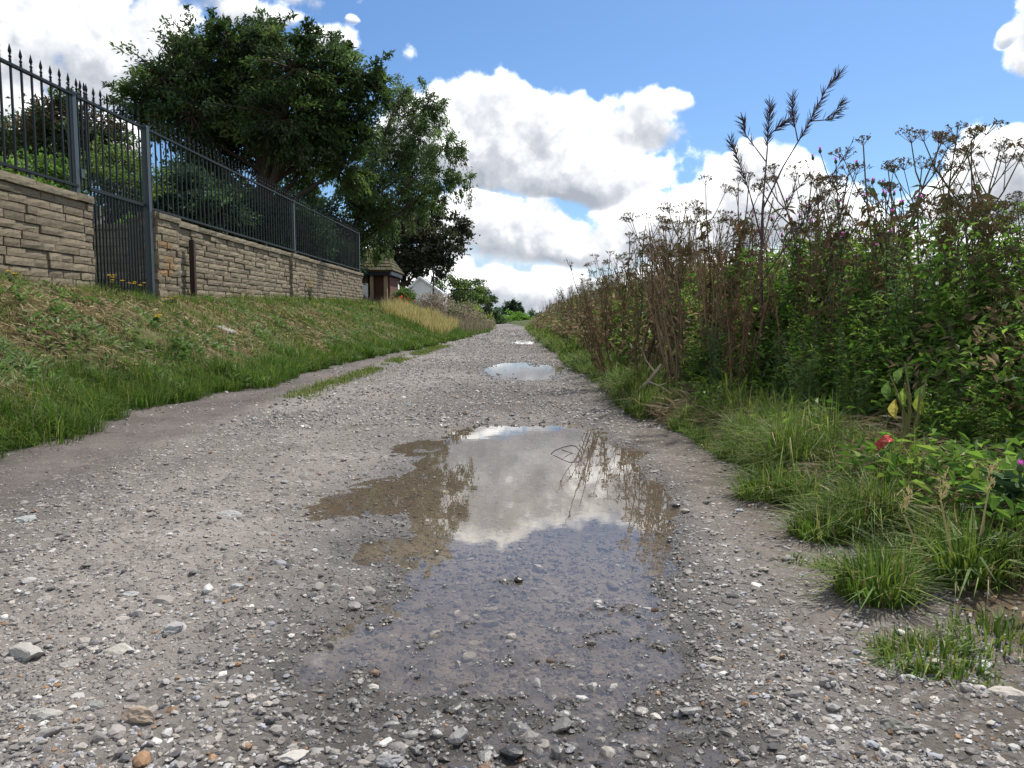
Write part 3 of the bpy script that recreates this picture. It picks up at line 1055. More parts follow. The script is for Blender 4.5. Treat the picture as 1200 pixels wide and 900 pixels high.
# ------------------------------------------------------------------ leaves and trees
def tree(name, label, cat, base, blobs, nleaf, L, cols, seed=0, r0=.16, droop=.0, twigs=26, spread=.16, group=None, wid=.5, sprigs=(), bark=None, trunk=True):
    r = np.random.default_rng(seed)
    t = thing(name, label, cat, base, 0, group)
    base = np.array(base, float)
    cen = np.array([b[0] for b in blobs], float); rad = np.array([b[1] for b in blobs], float)
    cm = cen.mean(0)
    top = np.array([cm[0], cm[1], cen[:, 2].max()])
    mb, lf = MB(), MB()
    hgt = top[2] - base[2]
    k = 9
    s = np.linspace(0, 1, k)
    path = base + (top - base) * s[:, None] + np.stack([np.sin(s * 4 + seed) * .04 * hgt, np.cos(s * 3 + seed) * .03 * hgt, 0 * s], 1) * (s * (1 - s) * 2)[:, None]
    tr = r0 * (1 - .85 * s) * (1 + .5 * np.exp(-s * 14))
    if trunk:
        mb.tube(path - base, tr, 9)
    P, D, C = [], [], []
    vol = rad ** 2 / (rad ** 2).sum()
    for bi in range(len(cen)):
        ti = np.clip((cen[bi, 2] - base[2]) / hgt * r.uniform(.35, .75), .12, .9)
        a = np.array([np.interp(ti, s, path[:, i]) for i in range(3)])
        m = (a + cen[bi]) / 2 + r.normal(size=3) * .10 * rad[bi] + np.array([0, 0, .12 * rad[bi]])
        rr = r0 * .42 * (rad[bi] / rad.max())
        u = np.linspace(0, 1, 6)[:, None]
        limb = a * (1 - u) ** 2 + 2 * m * u * (1 - u) + cen[bi] * u ** 2
        if trunk:
            mb.tube(limb - base, np.linspace(rr, rr * .4, 6), 6)
        nt_ = max(6, int(twigs * (rad[bi] / rad.mean()) ** 1.5))
        for q in range(nt_):
            d = r.normal(size=3); d /= np.linalg.norm(d)
            ln = rad[bi] * (r.uniform(.55, 1.0) if r.uniform() < .85 else r.uniform(1.0, 1.3))
            st = cen[bi] + d * ln * .1
            en = cen[bi] + d * ln * np.array([1, 1, .85])
            en2 = en + np.array([0, 0, -droop * rad[bi] * r.uniform(.3, 1.2)])
            pts = np.stack([st, (st + en) / 2 + r.normal(size=3) * .06 * rad[bi], en, en2 if droop else en + d * .08 * rad[bi]])
            mb.tube(pts - base, np.linspace(rr * .28, .006, 4), 3)
            ml = max(4, int(nleaf * vol[bi] / nt_))
            w = r.uniform(.30, 1, ml)
            seg = w * 3
            i0 = np.clip(seg.astype(int), 0, 2)
            pp = pts[i0] + (pts[i0 + 1] - pts[i0]) * (seg - i0)[:, None]
            pp = pp + r.normal(size=(ml, 3)) * spread * rad[bi] * np.array([1, 1, .6])
            P.append(pp)
            dd = r.normal(size=(ml, 3)) * .6 + d * .9
            dd[:, 2] -= droop * 1.6
            D.append(dd)
            cc = np.array(cols[r.integers(len(cols))]) * r.uniform(.7, 1.3)
            C.append(cc * r.uniform(.7, 1.3, (ml, 1)))
    for (sx, sy, sz, dx, dy, dz) in sprigs:          # long shoots standing out of the crown
        a = np.array([sx, sy, sz]); d = np.array([dx, dy, dz])
        u = np.linspace(0, 1, 5)[:, None]
        pts = a + d * u + r.normal(size=(5, 3)) * .05
        mb.tube(pts - base, np.linspace(.02, .005, 5), 4)
        ml = 110
        w = r.uniform(0, 1, ml)[:, None]
        P.append(a + d * w + r.normal(size=(ml, 3)) * .09 * (1.2 - w)); D.append(r.normal(size=(ml, 3)) + d * .6); C.append(np.array(cols[0]) * r.uniform(.7, 1.3, (ml, 1)))
    P, D, C = np.concatenate(P), np.concatenate(D), np.concatenate(C)
    n = len(P)
    global rng
    sv = rng; rng = r
    lf.leaves(P - base, D, L * r.uniform(.6, 1.3, n), L * wid * r.uniform(.7, 1.2, n), C)
    rng = sv
    mb.build('trunk', bark or M_BARK, t, True)
    lf.build('crown', M_LEAF, t)
    return t


def blobs_at(lst, Y, jig=1.0, seed=1):
    r = np.random.default_rng(seed)
    out = []
    for (px, py, rp) in lst:
        y = Y + r.uniform(-1, 1) * jig
        out.append((W(px, py, y), rp / F_PX * y))
    return out


def gz(x, y):
    return float(land(np.array([x]), np.array([y]), False)[0])


# big dark tree leaning over the railing
B = blobs_at([(165, 118, 28), (200, 95, 45), (245, 80, 48), (290, 70, 48), (345, 80, 46), (390, 95, 42), (425, 98, 30), (225, 135, 48), (280, 130, 55), (335, 140, 55),
              (385, 145, 48), (420, 150, 34), (180, 140, 26), (250, 175, 36), (300, 178, 32), (360, 190, 40), (405, 195, 34), (445, 115, 16), (310, 40, 26), (265, 45, 26), (360, 50, 24), (400, 62, 20)], 19, 1.3, 3)
sprig = []
for (px, py, qx, qy) in ((228, 48, 219, 8), (262, 35, 246, 12), (305, 32, 345, 18), (355, 40, 400, 42), (430, 85, 458, 62), (445, 100, 440, 70), (170, 110, 122, 98), (165, 125, 120, 118), (215, 60, 200, 42)):
    a, b = W(px, py, 18.5), W(qx, qy, 18.5)
    sprig.append((*a, *(b - a)))
tree('yew_tree', 'big dark broad crowned tree leaning over the long railing', 'tree', (-6.3, 19.2, 1.2), B, 60000, .125,
     [(.026, .047, .014), (.040, .070, .017), (.019, .034, .012), (.055, .088, .02), (.032, .047, .017)], 5, .30, droop=.12, twigs=44, spread=.12, sprigs=sprig, wid=.42)
# birch with hanging sprays
B = blobs_at([(470, 120, 28), (500, 125, 26), (488, 160, 36), (520, 175, 26), (455, 170, 34), (440, 215, 40), (480, 205, 36), (515, 210, 24), (540, 212, 13), (425, 255, 34), (455, 250, 30), (495, 235, 24), (418, 215, 30), (410, 285, 20), (435, 285, 24)], 27, 1.2, 4)
sprig = []
for (px, py, qx, qy) in ((545, 208, 556, 205), (552, 215, 549, 245), (530, 180, 545, 176), (500, 105, 492, 92), (515, 130, 522, 118)):
    a, b = W(px, py, 27), W(qx, qy, 27)
    sprig.append((*a, *(b - a)))
tree('birch_tree', 'lighter feathery birch with drooping sprays right of the big dark tree', 'tree', (-6.4, 27.5, 1.1), B, 36000, .12,
     [(.062, .098, .028), (.050, .080, .026), (.040, .066, .024), (.075, .11, .034)], 8, .17, droop=.5, twigs=30, spread=.10, sprigs=sprig, wid=.40)
# copper beech
B = blobs_at([(470, 262, 26), (500, 258, 22), (478, 318, 16), (490, 290, 32), (520, 290, 24), (535, 262, 15), (542, 280, 10), (512, 308, 18), (465, 298, 22), (475, 235, 16), (510, 238, 12), (490, 306, 20), (452, 280, 20)], 42, 1.2, 5)
tree('copper_tree', 'almost black copper leaved tree above the white gable', 'tree', (-6.2, 42, .5), B, 15000, .21,
     [(.020, .026, .013), (.028, .026, .016), (.016, .024, .011), (.035, .036, .02)], 9, .2, twigs=24, spread=.17, wid=.6)
# trees and shrubs behind the railing at the left
B = blobs_at([(30, 150, 30), (65, 140, 32), (100, 150, 30), (60, 170, 36), (20, 180, 28), (110, 180, 28), (130, 160, 22), (-30, 170, 40), (140, 190, 20)], 22, 1.5, 6)
tree('plum_tree', 'sparse reddish green tree behind the near railing', 'tree', (-12.8, 22, 1.2), B, 15000, .14,
     [(.035, .050, .02), (.055, .035, .022), (.03, .045, .018), (.05, .075, .025)], 12, .15, twigs=22, spread=.2, wid=.55)
B = blobs_at([(30, 205, 24), (60, 205, 26), (80, 212, 20), (10, 215, 22), (45, 225, 25)], 12.5, .5, 7)
tree('garden_shrub', 'sunlit bright green shrub just behind the near railing', 'shrub', (-7.6, 12.5, 1.2), B, 6000, .07, [(.075, .14, .02), (.06, .11, .02), (.10, .16, .03)], 13, .05, twigs=30, spread=.2)
B = blobs_at([(115, 200, 24), (140, 192, 26), (160, 215, 26), (125, 225, 24), (150, 235, 22)], 13.5, .5, 8)
tree('garden_shrub', 'olive green shrub seen above and through the iron gate', 'shrub', (-6.9, 13.5, 1.2), B, 6000, .07, [(.06, .10, .02), (.045, .08, .018), (.08, .11, .025)], 14, .05, twigs=30, spread=.2)
B = blobs_at([(150, 260, 12), (140, 262, 10), (160, 258, 10)], 10.55, .1, 9)
tree('wall_plant', 'small light green plant on top of the step wall behind the gate', 'plant', (-5.3, 10.5, 1.86), [(b[0], b[1] * .8) for b in B], 500, .05, [(.10, .16, .03)], 15, .012, twigs=12)
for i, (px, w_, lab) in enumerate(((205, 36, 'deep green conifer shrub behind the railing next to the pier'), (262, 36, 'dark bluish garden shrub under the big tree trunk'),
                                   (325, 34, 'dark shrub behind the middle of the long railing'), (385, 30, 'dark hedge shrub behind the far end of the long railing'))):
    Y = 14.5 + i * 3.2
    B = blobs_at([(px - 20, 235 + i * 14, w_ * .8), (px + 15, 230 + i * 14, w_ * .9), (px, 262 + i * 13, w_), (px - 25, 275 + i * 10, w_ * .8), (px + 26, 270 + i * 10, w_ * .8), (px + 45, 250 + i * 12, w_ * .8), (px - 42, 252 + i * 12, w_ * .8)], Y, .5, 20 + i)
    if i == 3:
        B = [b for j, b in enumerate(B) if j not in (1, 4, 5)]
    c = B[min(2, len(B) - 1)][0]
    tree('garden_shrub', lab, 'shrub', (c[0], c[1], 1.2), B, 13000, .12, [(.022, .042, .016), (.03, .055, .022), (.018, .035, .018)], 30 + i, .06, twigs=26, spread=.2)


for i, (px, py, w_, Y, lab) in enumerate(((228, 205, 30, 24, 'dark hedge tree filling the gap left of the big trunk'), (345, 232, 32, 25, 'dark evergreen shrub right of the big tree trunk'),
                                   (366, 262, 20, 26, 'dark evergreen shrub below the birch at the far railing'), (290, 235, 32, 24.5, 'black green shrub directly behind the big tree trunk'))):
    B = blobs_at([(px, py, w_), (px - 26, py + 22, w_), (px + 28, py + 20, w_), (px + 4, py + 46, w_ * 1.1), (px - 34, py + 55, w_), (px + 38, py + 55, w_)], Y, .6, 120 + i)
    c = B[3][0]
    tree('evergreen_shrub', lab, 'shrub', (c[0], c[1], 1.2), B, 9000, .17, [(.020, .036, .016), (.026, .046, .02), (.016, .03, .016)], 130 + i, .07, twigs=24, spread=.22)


# ------------------------------------------------------------------ buildings beyond the wall
def tiled_roof(root, name, p00, p10, p01, p11, rows, cols_, m, thick=.03):
    """rows of overlapping tiles between eave corners p00,p10 and ridge corners p01,p11, each a tile"""
    p00, p10, p01, p11 = (np.array(q, float) for q in (p00, p10, p01, p11))
    nrm = np.cross(p10 - p00, p01 - p00); nrm /= np.linalg.norm(nrm)
    deck = link(name, new_mesh(name, np.stack([p00, p10, p11, p01, p00 - nrm * .05, p10 - nrm * .05, p11 - nrm * .05, p01 - nrm * .05]),
                               [(0, 1, 2, 3), (7, 6, 5, 4), (0, 4, 5, 1), (1, 5, 6, 2), (2, 6, 7, 3), (3, 7, 4, 0)], m), root)
    r = np.random.default_rng(rows * 7 + cols_)
    for i in range(rows):
        for j in range(cols_):
            a0, a1 = i / rows, (i + 1.15) / rows
            b0, b1 = (j + .03) / cols_, (j + .97) / cols_
            def P(a, b): return (p00 * (1 - b) + p10 * b) * (1 - a) + (p01 * (1 - b) + p11 * b) * a
            lo = nrm * (thick + r.uniform(0, .012)); hi = nrm * .006
            v = np.stack([P(a0, b0) + hi, P(a0, b1) + hi, P(min(a1, 1), b1) + hi, P(min(a1, 1), b0) + hi, P(a0, b0) + lo, P(a0, b1) + lo, P(min(a1, 1), b1) + hi * 2, P(min(a1, 1), b0) + hi * 2])
            f = [(4, 5, 6), (4, 6, 7), (0, 1, 5), (0, 5, 4), (1, 2, 6), (1, 6, 5), (3, 0, 4), (3, 4, 7)]
            link('tile', new_mesh('tile', v, f, m), deck)


HY = 29.0
h0 = W(432, 357, HY); xl, xr = -5.72, -4.52
t = thing('garden_shelter', 'small brick shelter with a mossy tiled roof past the wall end', 'shelter', (xl, HY, .8))
def lb(lo, hi, nm, m):
    mb = MB(); mb.box(np.array(lo) - np.array([xl, HY, .8]), np.array(hi) - np.array([xl, HY, .8])); return mb.build(nm, m, t)
ez = W(450, 323, HY)[2]
rz = W(440, 290, HY + 1)[2]
lb((xl - .3, HY + .5, .7), (xr - .1, HY + 2.6, ez - .02), 'back_wall', M_BRICK)
lb((xl - .1, HY + .1, .7), (xl + .33, HY + .5, ez - .02), 'brick_pillar', M_BRICK)
lb((xr - .62, HY + .14, .7), (xr - .32, HY + .42, ez - .02), 'brick_pillar', M_BRICK)
lb((xl + .42, HY + .05, .7), (xl + .54, HY + .17, ez - .01), 'timber_post', M_TIMBER)
lb((xr - .26, HY + .05, .7), (xr - .14, HY + .17, ez - .01), 'timber_post', M_TIMBER)
lb((xl - .5, HY - .12, ez), (xr - .0, HY + .1, ez + .17), 'fascia', M_DARKWOOD)
lb((xr + .0, HY - .1, ez + .03), (xr + .05, HY + 2.8, ez + .17), 'side_fascia', M_LEAD)
lb((xl - .45, HY + .105, ez + .005), (xr - .01, HY + 2.7, ez + .05), 'ceiling', M_DARKWOOD)
lb((xl + .12, HY - .08, 1.0), (xl + .36, HY - .03, 1.84), 'white_panel', M_WHITE)
q = np.array([xl, HY, .8])
tiled_roof(t, 'roof_slope', np.array([xl - .6, HY - .2, ez + .18]) - q, np.array([xr + .1, HY - .2, ez + .18]) - q, np.array([xl - .6, HY + 1.3, rz]) - q, np.array([xr - .45, HY + 1.3, rz]) - q, 7, 9, M_TILE)
tiled_roof(t, 'hip_slope', np.array([xr + .1, HY - .2, ez + .18]) - q, np.array([xr + .1, HY + 2.9, ez + .18]) - q, np.array([xr - .45, HY + 1.3, rz]) - q, np.array([xr - .45, HY + 1.5, rz]) - q, 7, 12, M_TILE)

GY = 38.0
a_, b_, c_, d_ = W(474, 362, GY), W(492, 326, GY), W(519, 345, GY), W(519, 372, GY)
t = thing('white_shed', 'white painted gable end beneath the dark copper tree', 'shed', (a_[0], GY, .6))
base = np.array([a_[0], GY, .6])
pts = np.array([(a_[0], GY, .5), (d_[0], GY, .5), (c_[0], GY, c_[2]), (b_[0], GY, b_[2]), (a_[0] + .1, GY, W(480, 342, GY)[2])])
k = len(pts)
v = np.vstack([pts, pts + np.array([0, 2.5, 0])]) - base
f = [(0, 1, 2), (0, 2, 3), (0, 3, 4)] + [(k, k + 2, k + 1), (k, k + 3, k + 2), (k, k + 4, k + 3)]
for i in range(k):
    j = (i + 1) % k
    f += [(i, k + i, k + j), (i, k + j, j)]
link('gable_wall', new_mesh('gable_wall', v, f, M_WHITE), t)
for (P0, P1) in ((pts[4], pts[3]), (pts[3], pts[2])):
    d = P1 - P0
    mb = MB()
    up = np.array([0, 0, .09])
    vv = np.array([P0 - [0, .12, 0], P1 - [0, .12, 0], P1 - [0, .12, 0] + up, P0 - [0, .12, 0] + up, P0 + [0, 2.6, 0], P1 + [0, 2.6, 0], P1 + [0, 2.6, 0] + up, P0 + [0, 2.6, 0] + up]) - base + np.array([0, 0, .004])
    mb.add(vv, [(0, 1, 2), (0, 2, 3), (4, 6, 5), (4, 7, 6), (0, 4, 5), (0, 5, 1), (3, 2, 6), (3, 6, 7), (0, 3, 7), (0, 7, 4), (1, 5, 6), (1, 6, 2)])
    mb.build('barge_board', M_WHITE, t)
for i in range(7):
    x0 = a_[0] - .55 + i * .13
    z = 1.35 + .13 * i
    mb = MB(); mb.box((x0 - base[0], -.25, 0), (x0 - base[0] + .10, -.21, z - .6 - .05)); mb.add([(x0 - base[0], -.25, z - .65), (x0 - base[0] + .10, -.25, z - .65), (x0 - base[0] + .05, -.23, z - .58), (x0 - base[0] + .10, -.21, z - .65), (x0 - base[0], -.21, z - .65)], [(0, 1, 2), (1, 3, 2), (3, 4, 2), (4, 0, 2)])
    mb.build('white_paling', M_WHITE, t)
p = W(508, 350, 36)
mb = MB(); mb.tube([(0, 0, -1), (0, 0, .9), (.01, 0, 1.25)], [.045, .045, .04], 7); mb.tube([(-.02, 0, 1.0), (-.12, 0, .62)], [.07, .02], 5)
tag(mb.build('wooden_post', M_DARKWOOD, None, loc=(p[0], 36, 1.45)), 'slim dark post standing in front of the white gable', 'post')
t = thing('garden_railing', 'low dark railing far off beside the round bush', 'railing', (-3.6, 46, 1.2))
for i in range(9):
    mb = MB(); mb.box((i * .16, -.015, -.3), (i * .16 + .03, .015, 1.05)); mb.build('bar', M_IRON, t)
mb = MB(); mb.box((-.05, -.02, .95), (1.5, -.015 - .002, 1.0)); mb.build('top_rail', M_IRON, t)

# roof of a house glimpsed at the left edge
hx, hy = -12.6, 18.0
e0 = W(-40, 208, hy); r1 = W(4, 180, hy)
t = thing('house', 'grey tiled house roof glimpsed at the far left behind the railing', 'house', (hx, hy, 1.0))
q = np.array([hx, hy, 1.0])
xR = W(17, 205, hy)[0]
mb = MB(); mb.box(np.array([xR - 6, hy + .3, 1.0]) - q, np.array([xR - .35, hy + 5, e0[2] - .05]) - q); mb.build('wall', M_CONC, t)
tiled_roof(t, 'roof', np.array([xR - 6, hy, e0[2]]) - q, np.array([xR, hy, e0[2]]) - q, np.array([xR - 6, hy + 2.5, r1[2] + .35]) - q, np.array([xR - .5, hy + 2.5, r1[2] + .35]) - q, 6, 18, M_SLATE)

# ------------------------------------------------------------------ far hedges and trees at the end of the track
FT = [
    ('round_bush', 'bush', 'large round dark green bush far left of the track end', 52, [(528, 345, 17), (543, 341, 19), (557, 350, 13), (540, 360, 14)], [(.045, .075, .02), (.06, .09, .022)], 6000, .22),
    ('ash_tree', 'tree', 'slender open tree right of the round bush', 60, [(562, 335, 9), (570, 345, 9), (575, 352, 7), (566, 360, 10), (577, 365, 7)], [(.035, .06, .022), (.03, .05, .02)], 1700, .22),
    ('pale_bush', 'bush', 'yellow green bush below the round bush', 46, [(548, 362, 9), (558, 368, 9), (566, 376, 9)], [(.11, .15, .03), (.09, .13, .03)], 1700, .16),
    ('hedge', 'hedge', 'dark green hedge closing the left side of the track end', 62, [(556, 366, 11), (566, 370, 12), (576, 372, 12), (586, 377, 10), (578, 384, 8)], [(.035, .065, .018), (.045, .08, .02)], 4600, .2),
    ('dark_tree', 'tree', 'taller of two dark rounded trees at the track end', 120, [(599, 357, 6.5), (598, 366, 8), (602, 362, 6)], [(.02, .035, .018)], 1400, .4),
    ('dark_tree', 'tree', 'smaller dark rounded tree right of its taller twin at the track end', 122, [(608, 359, 4.5), (609, 366, 5)], [(.022, .038, .02)], 900, .4),
    ('bright_hedge', 'hedge', 'bright green sunlit hedge at the end of the track', 85, [(600, 374, 9), (610, 372, 8), (618, 376, 8), (593, 382, 7), (606, 382, 8)], [(.09, .17, .022), (.07, .14, .02)], 3000, .26),
    ('rusty_bush', 'bush', 'low rusty tan bush right of the track end', 55, [(604, 385, 4), (611, 383, 5), (617, 384, 5)], [(.22, .15, .07), (.17, .13, .05)], 900, .15),
    ('far_tree', 'tree', 'hazy green treetop low on the skyline beyond the hedge', 150, [(626, 370, 7), (634, 372, 6), (645, 374, 7), (588, 368, 8)], [(.04, .07, .03)], 1600, .5),
]
for i, (nm, cat, lab, Y, bl, cs, nl, L) in enumerate(FT):
    B = blobs_at(bl, Y, 1.0, 40 + i)
    cx = float(np.mean([b[0][0] for b in B]))
    tree(nm, lab, cat, (cx, Y, gz(cx, Y) - .1), B, nl, L, cs, 50 + i, .1, twigs=14, spread=.22)


# ------------------------------------------------------------------ grass
def grass_cols(n, r, dry):
    g = np.array([(.060, .112, .016), (.092, .150, .020), (.040, .078, .015), (.14, .18, .03)])[r.integers(0, 4, n)]
    s = np.array([(.30, .25, .12), (.36, .30, .16), (.23, .18, .09), (.17, .16, .06)])[r.integers(0, 4, n)]
    return np.where((r.uniform(0, 1, n) < dry)[:, None], s, g) * r.uniform(.75, 1.25, (n, 1))


def bank_grass():
    global rng
    r = np.random.default_rng(77)
    mb = MB()
    n = 150000
    y = 3.0 * (34 / 3.0) ** r.uniform(0, 1, n)
    L = left_edge(y)
    t = r.uniform(0, 1, n)
    x = L - t * (L + 4.24)
    clump = fbm(x * 5, y * 5, 3, 91)
    patch = .55 * fbm(x * 1.3, y * .9, 3, 92) + .45 * fbm(x * 5.5, y * 4, 3, 93)
    lush = sst(1 - t, .72, .98)
    bare = sst(patch, .50, .60) * (y < 9.5) * (1 - lush)
    keep = r.uniform(0, 1, n) < np.clip((clump - .22) * 2.6, .1, 1) * (1 - .72 * bare)
    x, y, t, clump, patch, lush, bare = (q[keep] for q in (x, y, t, clump, patch, lush, bare))
    m = len(x)
    topg = sst(t, .78, 1.0)
    h = (.035 + .06 * clump + .12 * lush * clump + .06 * topg) * r.uniform(.5, 1.5, m)
    far = np.clip(y / 7, .9, 3.2)
    w = .0046 * far * r.uniform(.7, 1.4, m)
    dry = np.clip(.14 + 2.2 * (patch - .46), .04, .75) * (1 - .85 * lush) * (1 - .5 * topg)
    dry = np.clip(dry * np.interp(y, [3, 7, 11], [1.15, 1.0, .55]) + .35 * bare + .38 * np.exp(-((y - 5) / 2.6) ** 2) * sst(t, .25, .5) * (1 - topg), 0, .92)
    pos = np.stack([x, y, land(x, y, False) - .008], 1)
    mb.blades(pos, h, w, grass_cols(m, r, dry), .85)
    # lush fringe along the foot of the bank
    n = 30000
    y = 2.9 * (24 / 2.9) ** r.uniform(0, 1, n)
    cl = fbm(y * 2.6, y * 0 + 3.3, 2, 95) * .5 + fbm((left_edge(y)) * 6, y * 5, 2, 99) * .5
    x = left_edge(y) + .02 + (cl - .5) * .35 - np.abs(r.normal(size=n)) * .15
    k = cl > .42
    x, y, cl = x[k], y[k], cl[k]
    h = (.04 + .42 * (cl - .42)) * r.uniform(.4, 1.4, len(x)) * 1.3
    pos = np.stack([x, y, land(x, y, False) - .01], 1)
    mb.blades(pos, h, .0045 * np.clip(y / 6, .8, 2.5), grass_cols(len(x), r, .06) * np.array([.85, .95, .8]), .85)
    nc = 70
    yc = 3.0 * (16 / 3.0) ** r.uniform(0, 1, nc)
    xc = left_edge(yc) - r.uniform(-.06, .35, nc)
    for x0, y0 in zip(xc, yc):
        nb = int(r.uniform(120, 320)); rad = r.uniform(.06, .16)
        a = r.uniform(0, 2 * PI, nb); q = np.sqrt(r.uniform(0, 1, nb)) * rad
        x, y = x0 + np.cos(a) * q, y0 + np.sin(a) * q * 1.3
        mb.blades(np.stack([x, y, land(x, y, False) - .015], 1), r.uniform(.11, .24) * r.uniform(.3, 1.2, nb), .0046 * np.clip(y / 6, .8, 2), grass_cols(nb, r, .05) * np.array([.78, .92, .8]), .75, a + r.normal(size=nb) * .6)
    tag(mb.build('bank_grass', M_GRASS), 'short green and straw coloured grass covering the bank', kind='stuff')
    # thatch and broad leaved weeds between the grass
    mb = MB()
    n = 15000
    y = 3.0 * (14 / 3.0) ** r.uniform(0, 1, n)
    L = left_edge(y)
    x = L - .1 - r.uniform(0, 1, n) ** .8 * (L + 4.1) * 1.0
    k = fbm(x * 1.6, y * 1.3, 3, 94) > .44
    x, y = x[k], y[k]; m = len(x)
    a = r.uniform(0, 2 * PI, m)
    D = np.stack([np.cos(a), np.sin(a), r.normal(size=m) * .25 - np.cos(a) * .45], 1)
    Ln = r.uniform(.05, .16, m)
    c = np.array([(.40, .32, .19), (.30, .23, .14), (.17, .125, .08), (.46, .39, .25)])[r.integers(0, 4, m)] * r.uniform(.6, 1.1, (m, 1))
    mb.leaves(np.stack([x, y, land(x, y, False) + r.uniform(.005, .05, m)], 1) - D * Ln[:, None] * .5, D, Ln, .0011 * y, c, .3)
    tag(mb.build('bank_straw', M_DRY), 'dry straw lying in patches on the grassy bank', kind='stuff')
    mb = MB()
    n = 1100
    yc = 3.2 * (20 / 3.2) ** r.uniform(0, 1, n)
    Lc = left_edge(yc)
    xc = Lc - r.uniform(0, 1, n) ** 1.4 * (Lc + 4.2)
    k = fbm(xc * 2.2, yc * 1.6, 3, 96) > .47
    xc, yc = xc[k], yc[k]
    q = 16
    x = np.repeat(xc, q); y = np.repeat(yc, q); m = len(x)
    size = np.repeat(r.uniform(.6, 1.5, len(xc)), q)
    x = x + r.normal(size=m) * .035 * size; y = y + r.normal(size=m) * .035 * size
    a = r.uniform(0, 2 * PI, m)
    D = np.stack([np.cos(a), np.sin(a), r.uniform(.1, 1.1, m)], 1)
    tint = np.repeat(np.array([(.05, .095, .02), (.075, .12, .03), (.09, .13, .05)])[r.integers(0, 3, len(xc))], q, axis=0)
    mb.leaves(np.stack([x, y, land(x, y, False) + r.uniform(.005, .05, m) * size], 1), D, .055 * size * r.uniform(.6, 1.3, m), .02 * size, tint * r.uniform(.7, 1.25, (m, 1)), .2)
    tag(mb.build('bank_weeds', M_LEAF), 'small broad leaved weeds scattered through the bank grass', kind='stuff')
    # strip of turf between path and gravel
    mb = MB()
    n = 14000
    y = r.uniform(5.6, 17, n) ** 1.0
    cx = np.interp(y, [5.6, 9, 12, 17], [-1.74, -1.70, -1.66, -1.48])
    x = cx + r.normal(size=n) * .07
    k = fbm(x * 3, y * 1.6, 3, 97) > .41
    x, y = x[k], y[k]
    mb.blades(np.stack([x, y, land(x, y) - .004], 1), r.uniform(.015, .055, len(x)), .004 * np.clip(y / 6, 1, 2.5), grass_cols(len(x), r, .18), .7)
    tag(mb.build('turf_strip', M_GRASS), 'thin broken strip of turf between the dirt path and the gravel', kind='stuff')


bank_grass()

p = W(265, 383, 9.0)
mb = MB(); mb.box((-.10, -.13, -.03), (.10, .13, .012)); mb.box((-.09, -.12, .012), (.09, .12, .018))
o = tag(mb.build('concrete_slab', M_CONC, None, loc=(p[0], 9.0, gz(p[0], 9.0) + .025)), 'small flat concrete slab set in the grass of the bank', 'slab')
o.rotation_euler = (0, math.radians(24), 0)


def ragwort(px, py, Y, lab, n=5, h=.28):
    p = W(px, py, Y)
    z = gz(p[0], Y)
    r = np.random.default_rng(int(px))
    t = thing('yellow_flower', lab, 'flower', (p[0], Y, z))
    st, fl = MB(), MB()
    for i in range(n):
        a = r.uniform(0, 2 * PI); rr = r.uniform(.02, .12)
        e = np.array([math.cos(a) * rr, math.sin(a) * rr, h * r.uniform(.7, 1.1)])
        st.tube([(0, 0, 0), e * .5 + [0, 0, .03], e], [.004, .003, .002], 4, (.09, .13, .03))
        k = 9
        aa = np.arange(k) * 2 * PI / k
        fl.leaves(np.tile(e, (k, 1)), np.stack([np.cos(aa), np.sin(aa), np.full(k, .25)], 1), .024, .014, (.7, .5, .03))
        m = 10
        w = r.uniform(.1, .7, m)[:, None]
        st.leaves(e * w, np.stack([r.normal(size=m), r.normal(size=m), r.uniform(0, .6, m)], 1), .05, .016, (.06, .11, .02))
    st.build('stem', M_STEM, t); fl.build('petals', M_YELLOW, t)


ragwort(363, 350, 15.5, 'tallest yellow flowers blooming at the foot of the long wall', 9, .42)
ragwort(135, 345, 8.3, 'orange yellow flowers in front of the iron gate', 6, .22)
ragwort(165, 343, 8.8, 'yellow flowers by the foot of the gate post', 5, .2)
ragwort(182, 375, 7.5, 'lone yellow dandelion in the grass below the gate', 3, .1)
ragwort(3, 325, 6.3, 'yellow flower at the foot of the near wall at the left edge', 3, .12)
ragwort(290, 345, 12.5, 'small yellow flowers under the middle of the long wall', 4, .15)
ragwort(435, 360, 18.5, 'yellow daisies on the bank near the far wall end', 6, .15)
ragwort(200, 352, 9.2, 'yellow flowers at the foot of the orange tinted pier', 4, .16)
ragwort(363, 393, 9.5, 'yellow flower low on the middle of the grassy bank', 3, .1)


# dry tall grass and brownish scrub beyond the wall on the left
def tall_grass(name, lab, x0, x1, y0, y1, n, h0, h1, cols, seed, w=.008, head=True):
    r = np.random.default_rng(seed)
    mb = MB()
    x, y = r.uniform(x0, x1, n), r.uniform(y0, y1, n)
    k = x < left_edge(y) - .02
    x, y = x[k], y[k]
    cl = fbm(x * 2, y * 2, 3, seed)
    h = (h0 + (h1 - h0) * cl) * r.uniform(.6, 1.2, len(x))
    c = np.array(cols)[r.integers(0, len(cols), len(x))] * r.uniform(.75, 1.25, (len(x), 1))
    pos = np.stack([x, y, land(x, y, False) - .02], 1)
    mb.blades(pos, h, w * r.uniform(.7, 1.5, len(x)), c, .35)
    tag(mb.build(name, M_GRASS), lab, kind='stuff')


